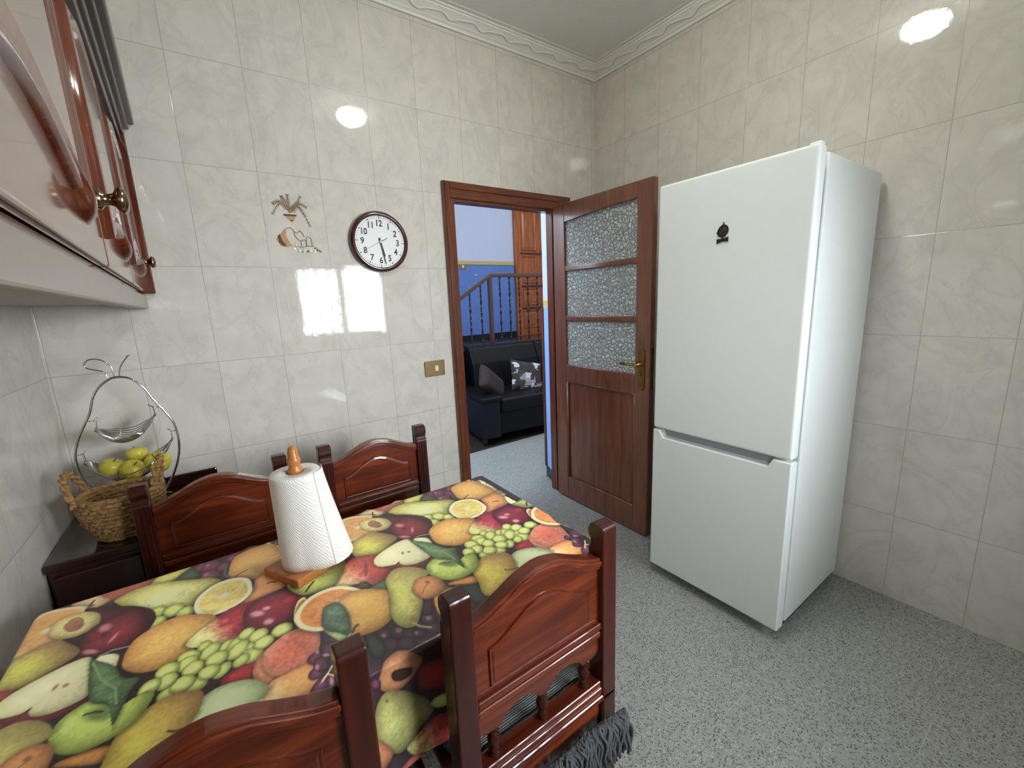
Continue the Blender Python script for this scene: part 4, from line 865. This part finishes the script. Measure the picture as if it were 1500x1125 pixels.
RY=-.185
rk=thing('fruit_rack','chrome wire fruit rack shaped like a pear, with two hanging hammocks','fruit rack',(-2.71,RY,.7))
def rp(x,z,y=0): return (x+2.71,y,z-.7)
ol=[(-2.711,1.213),(-2.749,1.191),(-2.777,1.152),(-2.796,1.094),(-2.82,1.047),(-2.843,.999),(-2.859,.941),(-2.858,.878),(-2.841,.825),(-2.80,.765),(-2.75,.722),(-2.71,.712),(-2.67,.722),(-2.625,.765),(-2.592,.825),(-2.573,.88),(-2.564,.942),(-2.569,1.011),(-2.589,1.063),(-2.615,1.115),(-2.636,1.164),(-2.667,1.203)]
mb=MB(); mb.tube(spline([rp(*p) for p in ol],True,5),.0042,10,True)
mb.build('pear_outline',M['chrome'],rk)
mb=MB(); mb.tube(spline([rp(*p) for p in [(-2.727,1.207),(-2.735,1.236),(-2.775,1.254),(-2.781,1.27),(-2.764,1.285),(-2.734,1.279),(-2.713,1.255),(-2.71,1.214)]],False,6),.0024,8)
mb.build('leaf_loop',M['chrome'],rk)
mb=MB(); mb.tube(spline([rp(*p) for p in [(-2.696,1.212),(-2.690,1.243),(-2.676,1.268),(-2.659,1.288)]],False,6),.0024,8).tube([rp(-2.666,1.286),rp(-2.652,1.290)],.0022,6)
mb.build('stem_wire',M['chrome'],rk)
mb=MB(); mb.tube(spline([(-.09,-.07,.004),(-.05,-.095,.004),(.05,-.095,.004),(.09,-.07,.004),(.09,.07,.004),(.05,.09,.004),(-.05,.09,.004),(-.09,.07,.004)],True,6),.004,8,True).tube([(0,-.095,.004),(0,0,.012),(0,.09,.004)],.004,8)
mb.build('base_ring',M['chrome'],rk)
def hammock(A,B,sag,dep,nw,par):
    mb=MB(); A=Vector(rp(*A)); B=Vector(rp(*B))
    for i in range(nw):
        q=-1+2*i/(nw-1); pts=[]
        for k in range(13):
            t_=k/12; p=A.lerp(B,t_); sh=math.sin(PI*t_)
            flat=min(1,sh*1.35)
            p+=Vector((0,q*(.016+dep*flat),-sag*(1-.42*q*q)*sh**.8)); p.z-=.0*q
            pts.append(p)
        mb.tube(pts,.0019,5)
    for P_ in (A,B): mb.tube([P_+Vector((0,-.017,0)),P_+Vector((0,.017,0))],.004,6)
    return mb.build('hammock',M['chrome'],par)
h1=hammock((-2.790,1.030),(-2.619,1.055),.072,.080,17,rk)
h2=hammock((-2.838,.915),(-2.583,.948),.112,.072,19,rk)
mb=MB()
for P_,hk in (((-2.790,1.030),(-2.783,1.070)),((-2.619,1.055),(-2.621,1.090)),((-2.838,.915),(-2.837,.955)),((-2.583,.948),(-2.583,.985))):
    mb=MB()
    for s_ in (-.015,.015): mb.tube([rp(*P_,y=s_),rp(*hk)],.0012,5)
    mb.build('hanger_wire',M['chrome'],rk)
for a_,b_ in (((-2.804,1.064),(-2.776,1.078)),((-2.603,1.083),(-2.634,1.096)),((-2.852,.948),(-2.830,.960)),((-2.569,.981),(-2.592,.992))):
    mb=MB().tube([rp(*a_),((Vector(rp(*a_))+Vector(rp(*b_)))/2+Vector((0,0,-.006))),rp(*b_)],.0022,6); mb.build('hook',M['chrome'],rk)
def apple(x,y,z,r,tilt,label):
    t_=thing('apple',label,'apple',(x,y,z),random.random()*6,'yellow-green apples in the fruit rack'); t_.rotation_euler=(tilt,tilt*.5,random.random()*6)
    prof=[(r*.05,-r*.78),(r*.3,-r*.86),(r*.62,-r*.72),(r*.88,-r*.35),(r*1.0,.08*r),(r*.96,.42*r),(r*.78,.70*r),(r*.5,.84*r),(r*.25,.78*r),(r*.08,.62*r),(.0005,.58*r)]
    MB().lathe(prof,24).build('flesh',M['apple'],t_)
    MB().tube([(0,0,.55*r),(.002,0,.8*r),(.006,0,1.02*r)],.0016,6).build('stem',M['rail_wood'],t_)
apple(-2.770,RY-.02,.883,.037,.35,'yellow-green apple at left end of the lower wire hammock')
apple(-2.712,RY-.045,.866,.039,.5,'yellow-green apple at the front middle of the lower hammock, stem showing')
apple(-2.636,RY-.03,.872,.042,-.4,'yellow-green apple at right end of hammock, behind the rope handle')
apple(-2.700,RY+.035,.900,.036,.2,'yellow-green apple at the back of the lower hammock, mostly hidden')

# ------------------------------------------------------------------ wall cupboard
cb=thing('wall_cupboard','glossy brown wooden wall cupboard with brass knobs and carved crown','cupboard',(XL+.003,0,0))
def fx(y): return .328-.04*y            # front of the carcass, local x
YB=-2.5
def slab(y0,y1,a,b,z0,z1):              # box between offsets a..b from the front plane
    return [(fx(y0)+a,y0),(fx(y0)+b,y0),(fx(y1)+b,y1),(fx(y1)+a,y1)],z0,z1
MB().prism([(0,-.012),(fx(-.012)-.012,-.012),(fx(YB)-.012,YB),(0,YB)],1.512,2.2,'z').build('carcass',M['cab_edge'],cb)
MB().prism([(0,-.012),(fx(-.012)-.03,-.012),(fx(YB)-.03,YB),(0,YB)],1.478,1.512,'z').build('underside',M['cab_grey'],cb)
p_,z0,z1=slab(-.012,YB,-.030,.001,1.456,1.506); MB().prism(p_,z0,z1,'z').build('light_rail',M['cab_grey'],cb,.004)
p_,z0,z1=slab(-.004,-.05,-.03,.034,1.515,2.10); MB().prism(p_,z0,z1,'z').build('end_filler',M['cab_edge'],cb,.003)
cr=MB()
for a,b,z0,z1 in ((-.05,.022,2.075,2.10),(-.05,.034,2.10,2.125),(-.05,.050,2.125,2.145),(-.05,.068,2.145,2.2)):
    p_,_,_=slab(-.004,YB,a,b,0,0); cr.prism(p_,z0,z1,'z')
cr.build('crown_moulding',M['cab_dark'],cb,.006,3)
def onface(y,z,off): return (fx(y)+off,y,z)
def cupdoor(ya,yb,knob,mr=.105,dz_=.045):
    zb,zt=1.522,2.07
    p_,z0,z1=slab(ya,yb,-.010,.006,zb,zt)
    d=MB().prism(p_,z0,z1,'z').build('door',M['cab'],cb,.005,3)
    w=ya-yb; L_,R_=yb+.06,ya-mr; mid=(L_+R_)/2; hw=(R_-L_)/2
    def arc(z,s,dz): return [(L_+(R_-L_)*k/16,z+s*dz*(math.sin(PI*k/16)**1.4)) for k in range(17)]
    lo=arc(1.578,1,dz_); hi=list(reversed(arc(1.985,1,.045)))
    out=lo+hi
    def shrink(poly,k): return [(mid+(y-mid)*(1-k/hw),1.82+(z-1.82)*(1-k/.26)) for y,z in poly]
    mb=MB()
    rings=[[onface(y,z,o_) for y,z in shrink(out,s_)] for s_,o_ in ((0,.006),(.004,.017),(.014,.019),(.024,.012),(.030,.006))]
    mb.loft(rings,False,smooth=True)
    mb.build('panel_moulding',M['cab_edge'],d)
    mb=MB(); rings=[[onface(y,z,o_) for y,z in shrink(out,s_)] for s_,o_ in ((.034,.006),(.040,.009),(.075,.016))]
    mb.loft(rings,True,smooth=False); mb.build('raised_panel',M['cab'],d)
    # carved scroll at the lower right corner of the moulding
    mb=MB()
    for k in range(4):
        mb.loft([[onface(R_-.02-.13*u-.006*k,1.578+.075*u**1.6+.012*k+.010*math.cos(v),.006+(.020-.003*k)*math.sin(v)*math.sin(PI*min(1,u*.9+.1))) for v in [PI*q/8 for q in range(9)]] for u in [q/12 for q in range(13)]],False,closed=False)
    mb.build('carved_scroll',M['cab_edge'],d)
    if knob is not None:
        c=onface(knob,1.628,.006)
        MB().lathe([(.020,0),(.0205,.004),(.016,.007),(.018,.011),(.012,.015),(.009,.022),(.011,.029),(.0195,.034),(.022,.039),(.017,.046),(.003,.049)],20,ax='x',cen=c).build('knob',M['nickel'],d)
cupdoor(-.055,-.645,-.135); cupdoor(-.66,-1.195,None); cupdoor(-1.21,-2.10,-1.258,.14,.075)

# ------------------------------------------------------------------ wall clock
ck=thing('wall_clock','round maroon-rimmed wall clock with white dial, showing about half past five','clock',(-1.614,0,1.755)); ck.rotation_euler=(0,math.radians(2),0)
R_=.152
MB().lathe([(.10,-.002),(R_-.004,-.002),(R_,-.008),(R_,-.022),(R_-.006,-.032),(R_-.016,-.037),(R_-.022,-.034),(R_-.024,-.024)],72,ax='y',cap=False).build('rim',M['clockrim'],ck)
MB().lathe([(.001,-.020),(R_-.022,-.020),(R_-.022,-.024),(.001,-.024)],72,ax='y',smooth=False).build('dial',M['clockface'],ck)
mb=MB(); y0,y1=-.0255,-.0238
for k in range(60):
    a=PI/2-2*PI*k/60; r=.119
    if k%15==0:
        c_,s_=math.cos(a),math.sin(a); w=.0016; q=[(.113*c_-w*s_,.113*s_+w*c_),(.113*c_+w*s_,.113*s_-w*c_),(.129*c_+w*s_,.129*s_-w*c_),(.129*c_-w*s_,.129*s_+w*c_)]
        mb.prism(q,y0,y1,'y')
    else:
        rr=.0036 if k%5==0 else .0017
        mb.prism([(r*math.cos(a)+rr*math.cos(t_),r*math.sin(a)+rr*math.sin(t_)) for t_ in np.linspace(0,2*PI,8,endpoint=False)],y0,y1,'y')
mb.build('minute_marks',M['ink'],ck)
def text_mesh(txt,size):
    cu_=bpy.data.curves.new('t','FONT'); cu_.body=txt; cu_.size=size; cu_.align_x='CENTER'; cu_.align_y='CENTER'; cu_.extrude=.0006; cu_.offset=.0011
    o_=bpy.data.objects.new('t',cu_); COL.objects.link(o_); bpy.context.view_layer.update()
    me=o_.evaluated_get(bpy.context.evaluated_depsgraph_get()).to_mesh(); vs=[tuple(v.co) for v in me.vertices]; fs=[tuple(p.vertices) for p in me.polygons]
    bpy.data.objects.remove(o_); bpy.data.curves.remove(cu_); return vs,fs
for k in range(1,13):
    mb=MB(); a=PI/2-2*PI*k/12; vs,fs=text_mesh(str(k),.043); xs=[v[0] for v in vs]; ys=[v[1] for v in vs]; mx,my=(min(xs)+max(xs))/2,(min(ys)+max(ys))/2
    mb.add([(.092*math.cos(a)+(v[0]-mx)*.86,-.0248-v[2],.092*math.sin(a)+(v[1]-my)) for v in vs],fs); mb.build('numeral',M['ink'],ck)
def hand(name,deg,l,w,tail,y):
    a=PI/2-math.radians(deg); c_,s_=math.cos(a),math.sin(a)
    q=[(-tail*c_-w*s_,-tail*s_+w*c_),(-tail*c_+w*s_,-tail*s_-w*c_),(l*c_+w*.7*s_,l*s_-w*.7*c_),(l*c_-w*.7*s_,l*s_+w*.7*c_)]
    return MB().prism(q,y-.001,y,'y').build(name,M['ink'],ck)
hand('hour_hand',164,.075,.0048,.018,-.027); hand('minute_hand',168,.112,.0034,.02,-.0285); s_=hand('second_hand',241,.085,.0007,.0,-.030)
hand('second_hand_tail',61,.042,.0018,0,-.030)
MB().lathe([(.006,-.024),(.006,-.0315),(.001,-.032)],14,ax='y').build('centre_cap',M['white'],ck)

# ------------------------------------------------------------------ light switch by the door
sw=thing('light_switch','brass light switch plate with small white rocker, left of the doorway','switch',(-1.353,0,1.056))
MB().box(-.064,.064,-.008,0,-.0455,.0455).build('plate',M['switch'],sw,.004,3)
MB().box(.000,.020,-.011,-.007,-.016,.016).build('rocker',M['white'],sw,.002)
# ------------------------------------------------------------------ painted decor tile
pt_=thing('decor_tile','wall tile painted with a fern pot and spilled fruit jug, left of clock','tile',(-2.0,0,1.80))
def q2(x,z): return (x+2.0,z-1.80)
mb=MB()
for (ex,ez,bend) in ((-2.090,1.86,.045),(-2.085,1.905,.03),(-2.045,1.94,.01),(-2.02,1.948,0),(-1.966,1.945,-.012),(-1.945,1.90,.03),(-1.938,1.815,.06),(-1.955,1.862,.04)):
    s0=Vector((-2.018,0,1.868)); e0=Vector((ex,0,ez)); md=(s0+e0)/2+Vector((0,0,bend)); pts=spline([(p.x+2.0,-.0012,p.z-1.8) for p in (s0,md,e0)],False,8)
    mb.tube(pts,.0013,5)
    for i in range(3,len(pts)):
        for sd in (-1,1):
            d_=(pts[i]-pts[i-1]).normalized(); nrm=Vector((-d_.z,0,d_.x))*sd; L_=.013*(1-.5*i/len(pts))
            mb.tube([pts[i],pts[i]+nrm*L_+d_*L_*.6],.0008,4)
mb.build('fern_motif',M['painted'],pt_)
mb=MB().prism([q2(-2.043,1.858),q2(-1.995,1.858),q2(-2.004,1.838),q2(-2.012,1.828),q2(-2.026,1.838)],-.0016,0,'y'); mb.build('hanging_pot_motif',M['painted2'],pt_)
mb=MB().box(-.046,.008,-.0024,0,.055,.063).build('dark_band_motif',M['painted4'],pt_)
mb=MB().prism([q2(-2.024,1.838),q2(-2.006,1.838),q2(-2.015,1.830)],-.0024,0,'y').build('dark_band_motif',M['painted4'],pt_)
mb=MB().prism([q2(-2.083,1.764),q2(-2.072,1.775),q2(-2.066,1.745),q2(-2.050,1.722),q2(-2.062,1.718),q2(-2.08,1.735)],-.0024,0,'y'); mb.build('dark_band_motif',M['painted4'],pt_)
mb=MB().prism([q2(-2.09,1.75),q2(-2.052,1.795),q2(-2.044,1.80),q2(-2.047,1.765),q2(-2.034,1.735),q2(-2.022,1.722),q2(-2.05,1.716),q2(-2.075,1.722)],-.0016,0,'y'); mb.build('jug_motif',M['painted2'],pt_)
mb=MB()
for pts in ([(-2.044,1.80),(-2.02,1.802),(-2.012,1.785),(-2.008,1.765),(-1.995,1.75),(-1.984,1.745)],[(-2.015,1.79),(-1.998,1.782),(-1.985,1.792),(-1.97,1.766)],[(-1.985,1.792),(-1.975,1.778)],[(-1.985,1.722),(-1.986,1.745),(-1.966,1.75),(-1.966,1.722)],[(-1.964,1.722),(-1.962,1.755),(-1.955,1.766),(-1.945,1.764),(-1.940,1.745),(-1.94,1.722)],[(-2.02,1.72),(-2.0,1.722),(-1.985,1.718),(-1.96,1.724),(-1.93,1.722)]):
    mb.tube(spline([(x+2,-.0012,z-1.8) for x,z in pts],False,5),.0018,5)
mb.build('basket_line_motif',M['painted'],pt_)
mb=MB()
for x,z,r in ((-2.02,1.712,.010),(-1.975,1.706,.011),(-1.948,1.704,.009),(-1.93,1.702,.008),(-1.997,1.704,.010),(-2.01,1.728,.007)): mb.sphere((x+2,0,z-1.8),r,14,8,(1,.2,1))
mb.build('fruit_motif',M['painted3'],pt_)
mb=MB()
for x,z,r in ((-1.962,1.700,.007),(-1.985,1.698,.006),(-1.915,1.706,.007),(-1.925,1.715,.006),(-1.905,1.70,.005)): mb.sphere((x+2,0,z-1.8),r,12,8,(1.4,.2,.7))
mb.build('leaf_motif',M['painted4'],pt_)

# ------------------------------------------------------------------ ceiling lamp (out of frame, seen mirrored in the tiles)
lp=thing('ceiling_lamp','round glass ceiling lamp over the middle of the kitchen','lamp',(-1.241,-1.42,ZC))
MB().lathe([(.11,0),(.11,-.014),(.09,-.018),(.001,-.018)],32).build('base_plate',M['brass'],lp)
MB().lathe([(.095,-.018),(.105,-.035),(.098,-.065),(.07,-.09),(.03,-.102),(.001,-.104)],32).build('glass_bowl',M['lamp'],lp)

# ------------------------------------------------------------------ room beyond the doorway
struct('floor_living',MB().prism([(-2.6,1.35),(-2.6,4.2),(3.6,4.2),(3.6,.9),(2.6,.98),(.352,1.094),(-.531,1.166)],-.05,-.001,'z'),M['darkfloor'])
YW=3.5
struct('wall_living_back',MB().box(-2.6,3.6,YW,YW+.1,0,3.7),M['livingwall'])
struct('trim_4',MB().box(-2.6,1.80,YW-.012,YW,1.985,2.04),M['yellow'])
struct('wall_living_right',MB().box(3.6,3.7,.26,YW,0,3.7),M['livingwall'])
struct('wall_living_left',MB().box(-2.7,-2.6,.26,YW,0,3.7),M['livingwall'])
struct('ceiling_living',MB().box(-2.6,3.6,.26,YW,3.6,3.7),M['plaster'])
struct('floor_landing',MB().box(.50,3.6,2.33,YW,0,.83),M['darkfloor'])
struct('stairs',MB().box(.22,.50,2.33,YW,0,.67).box(-.06,.22,2.33,YW,0,.50).box(-.34,-.06,2.33,YW,0,.33).box(-.62,-.34,2.33,YW,0,.165),M['plaster'])
struct('baseboard_landing',MB().box(.5,1.80,YW-.014,YW,.83,.92).box(-.6,.5,YW-.014,YW,.70,.80),M['blackskirt'])
# paneled wooden door on the landing
d2=thing('landing_door','orange-brown carved wooden door seen through the doorway, behind the stair rail','door',(2.1,YW,.832))
MB().box(-.27,.55,-.045,-.005,0,2.25).build('door_leaf',M['orange_wood'],d2,.004)
MB().box(-.305,-.27,-.06,-.004,0,2.30).box(-.27,.55,-.06,-.004,2.25,2.30).build('casing',M['orange_wood'],d2,.004)
mb=MB()
for z0,z1 in ((.12,.42),(.50,.78),(.86,1.30),(1.38,2.0)):
    for x0,x1 in ((-.18,.13),(.2,.48)):
        mb.loft([[(x,y,z) for x,z in ((x0+s_,z0+s_),(x1-s_,z0+s_),(x1-s_,z1-s_),(x0+s_,z1-s_))] for s_,y in ((0,-.045),(.012,-.064),(.03,-.05),(.06,-.06))],True,smooth=False)
mb.build('raised_panel',M['orange_wood'],d2,.003)
mb=MB()
for k in range(2):
    x0=-.2+.36*k; mb.tube([(x0+.3*i/10,-.055,2.06+.10*(1-math.cos(PI*i/10))/2) for i in range(11)],.012,6)
for z in (.46,.82,1.34): mb.box(-.19,.49,-.07,-.045,z-.012,z+.012)
mb.build('carved_moulding',M['rail_wood'],d2)
# switch and hook on the blue wall
s2=thing('landing_switch','small grey-gold light switch on blue wall under the yellow band','switch',(.845,YW,1.955))
MB().box(-.06,.06,-.008,0,-.04,.04).build('plate',M['switch'],s2,.003); MB().box(-.012,.012,-.012,-.007,-.02,.02).build('rocker',M['white'],s2,.002)
hk=MB().sphere((0,-.012,0),.012).tube([(0,-.01,0),(.03,-.012,-.004),(.06,-.008,-.004)],.004,6).build('wall_hook',M['white'],None,loc=(1.05,YW,1.828)); tag(hk,'small white hook on the blue wall above the stair rail','hook')
# railing
RYY=2.3
rg=thing('stair_railing','dark wooden handrail with twisted iron balusters behind the black sofa','railing',(.54,RYY,.83))
def rz_(x): return .925 if x>=0 else .925+x*.62
MB().box(0,1.6,-.028,.028,.89,.94).build('handrail',M['rail_wood'],rg,.008,3)
MB().prism([(0,.94),(0,.885),(-1.3,.885-.80),(-1.3,.94-.80)],-.028,.028,'y').build('sloping_handrail',M['rail_wood'],rg,.008,3)
MB().box(-.024,.024,-.024,.024,0,.90).build('newel_post',M['rail_wood'],rg,.004)
MB().box(0,1.6,-.02,.02,.03,.06).build('bottom_rail',M['rail_wood'],rg,.003)
MB().prism([(0,.06),(0,.02),(-1.3,.02-.80),(-1.3,.06-.80)],-.02,.02,'y').build('sloping_bottom_rail',M['rail_wood'],rg,.003)
def baluster(x):
    b0,b1=(.05,.90) if x>0 else (.04+x*.62,.90+x*.62)
    mb=MB(); rings=[]; n_=34
    for k in range(n_+1):
        z=b0+(b1-b0)*k/n_; a0=k*.55; r=.0095+(.003*math.sin(k*1.3))*(.2<k/n_<.8)
        rings.append([(x+r*1.3*math.cos(a0+PI/2*j),r*1.3*math.sin(a0+PI/2*j),z) for j in range(4)])
    mb.loft(rings,True,smooth=False); mb.build('baluster',M['iron'],rg)
for x in (-.60,-.45,-.30,-.14,.15,.30,.455,.60,.76,.92,1.08,1.24,1.40,1.55): baluster(x)

# sofa
so=thing('sofa','black leather sofa in the next room, seen through the doorway','sofa',(-.344,1.172,0),math.radians(-5.5))
mb=MB()
def cushion_block(x0,x1,y0,y1,z0,z1,puff=.0): return MB().box(x0,x1,y0,y1,z0,z1)
MB().box(.19,1.95,.03,.88,.09,.32).build('base',M['leather'],so,.012,3)
MB().box(0,.205,0,.88,.075,.455).build('armrest',M['leather2'],so,.012,3)
MB().box(-.012,.225,-.018,.86,.445,.50).build('armrest_pad',M['leather'],so,.022,4)
MB().box(1.95,2.15,0,.88,.075,.50).build('armrest',M['leather2'],so,.02,3)
for x0,x1 in ((.21,1.075),(1.08,1.945)):
    MB().box(x0,x1,-.01,.62,.315,.465).build('seat_cushion',M['leather'],so,.035,5)
    MB().prism([(.56,.43),(.60,.44),(.84,.87),(.86,.92),(.80,.935),(.70,.92),(.62,.75)],x0,x1,'x').build('back_cushion',M['leather'],so,.03,4)
MB().prism([(.84,.09),(.95,.09),(.95,.86),(.86,.88)],0,2.15,'x').build('back_frame',M['leather'],so,.015,3)
for x,y in ((.04,.05),(2.1,.05),(.04,.83),(2.1,.83)):
    MB().lathe([(.018,0),(.026,.08)],12,Matrix.Translation((x,y,0))).build('foot',M['black'],so)
def pillow(name,label,loc,rot,sx,sz,t_,mat):
    n_=18; rings=[]; vs=[]; fs=[]
    for sgn in (1,-1):
        b=len(vs)
        for i in range(n_+1):
            for j in range(n_+1):
                a,c=-1+2*i/n_,-1+2*j/n_; k=(1-a**4)*(1-c**4); pin=1-.07*(1-abs(a))*abs(c)**3-.0
                x=a*sx/2*(1-.08*(1-c*c)*abs(a)); z=c*sz/2*(1-.08*(1-a*a)*abs(c)); vs.append((x,-sgn*t_/2*k**.55,z))
        for i in range(n_):
            for j in range(n_):
                p=b+i*(n_+1)+j; fs.append((p,p+1,p+n_+2,p+n_+1) if sgn>0 else (p,p+n_+1,p+n_+2,p+1))
    mb=MB().add(vs,fs,None,True); o_=mb.build(name,mat,None,loc=loc,rot=rot); return tag(o_,label,'cushion')
pillow('brown_cushion','dark brown suede cushion leaning on the left arm of the sofa',(-.06,1.42,.575),(-.35,.62,.35),.46,.27,.13,M['cushbrown'])
pillow('patchwork_cushion','grey and brown patchwork cushion on the sofa seat beside the door frame',(.44,1.47,.585),(-.42,.22,-.1),.42,.36,.13,M['patch'])

# ------------------------------------------------------------------ light
def area(name,loc,target,size,sizey,power,col=(1,1,1),spread=PI):
    l=bpy.data.lights.new(name,'AREA'); l.shape='RECTANGLE'; l.size=size; l.size_y=sizey; l.energy=power; l.color=col
    o_=bpy.data.objects.new(name,l); COL.objects.link(o_); o_.location=loc; l.spread=spread
    o_.rotation_euler=(Vector(target)-Vector(loc)).to_track_quat('-Z','Y').to_euler(); return o_
area('window_daylight',((WX0+WX1)/2,YF-.13,(WZ0+WZ1)/2),((WX0+WX1)/2-1.35,-.3,.85),1.02,.86,WIN_P,(.86,.93,1),WIN_S)
area('side_fill',(XL+.03,-2.95,1.55),(-.69,-1.3,.95),.7,1.3,SIDE_P,(.93,.97,1),SIDE_S)  # added fill lamp to brighten the fridge front; no window in this wall
area('living_daylight',(1.3,1.0,3.3),(.4,2.6,.6),2.2,1.6,LIV_P,(.86,.93,1))
area('hall_daylight',(-2.0,.9,2.2),(-.2,.5,.6),1.0,1.4,HALL_P,(.72,.86,1))
w=bpy.data.worlds.new('world'); sc.world=w; w.use_nodes=True
bg=w.node_tree.nodes['Background']; bg.inputs[0].default_value=(.85,.92,1,1); bg.inputs[1].default_value=.5
sc.view_settings.view_transform='Standard'; sc.view_settings.look='None'; sc.view_settings.exposure=EXPO; sc.view_settings.gamma=1.0
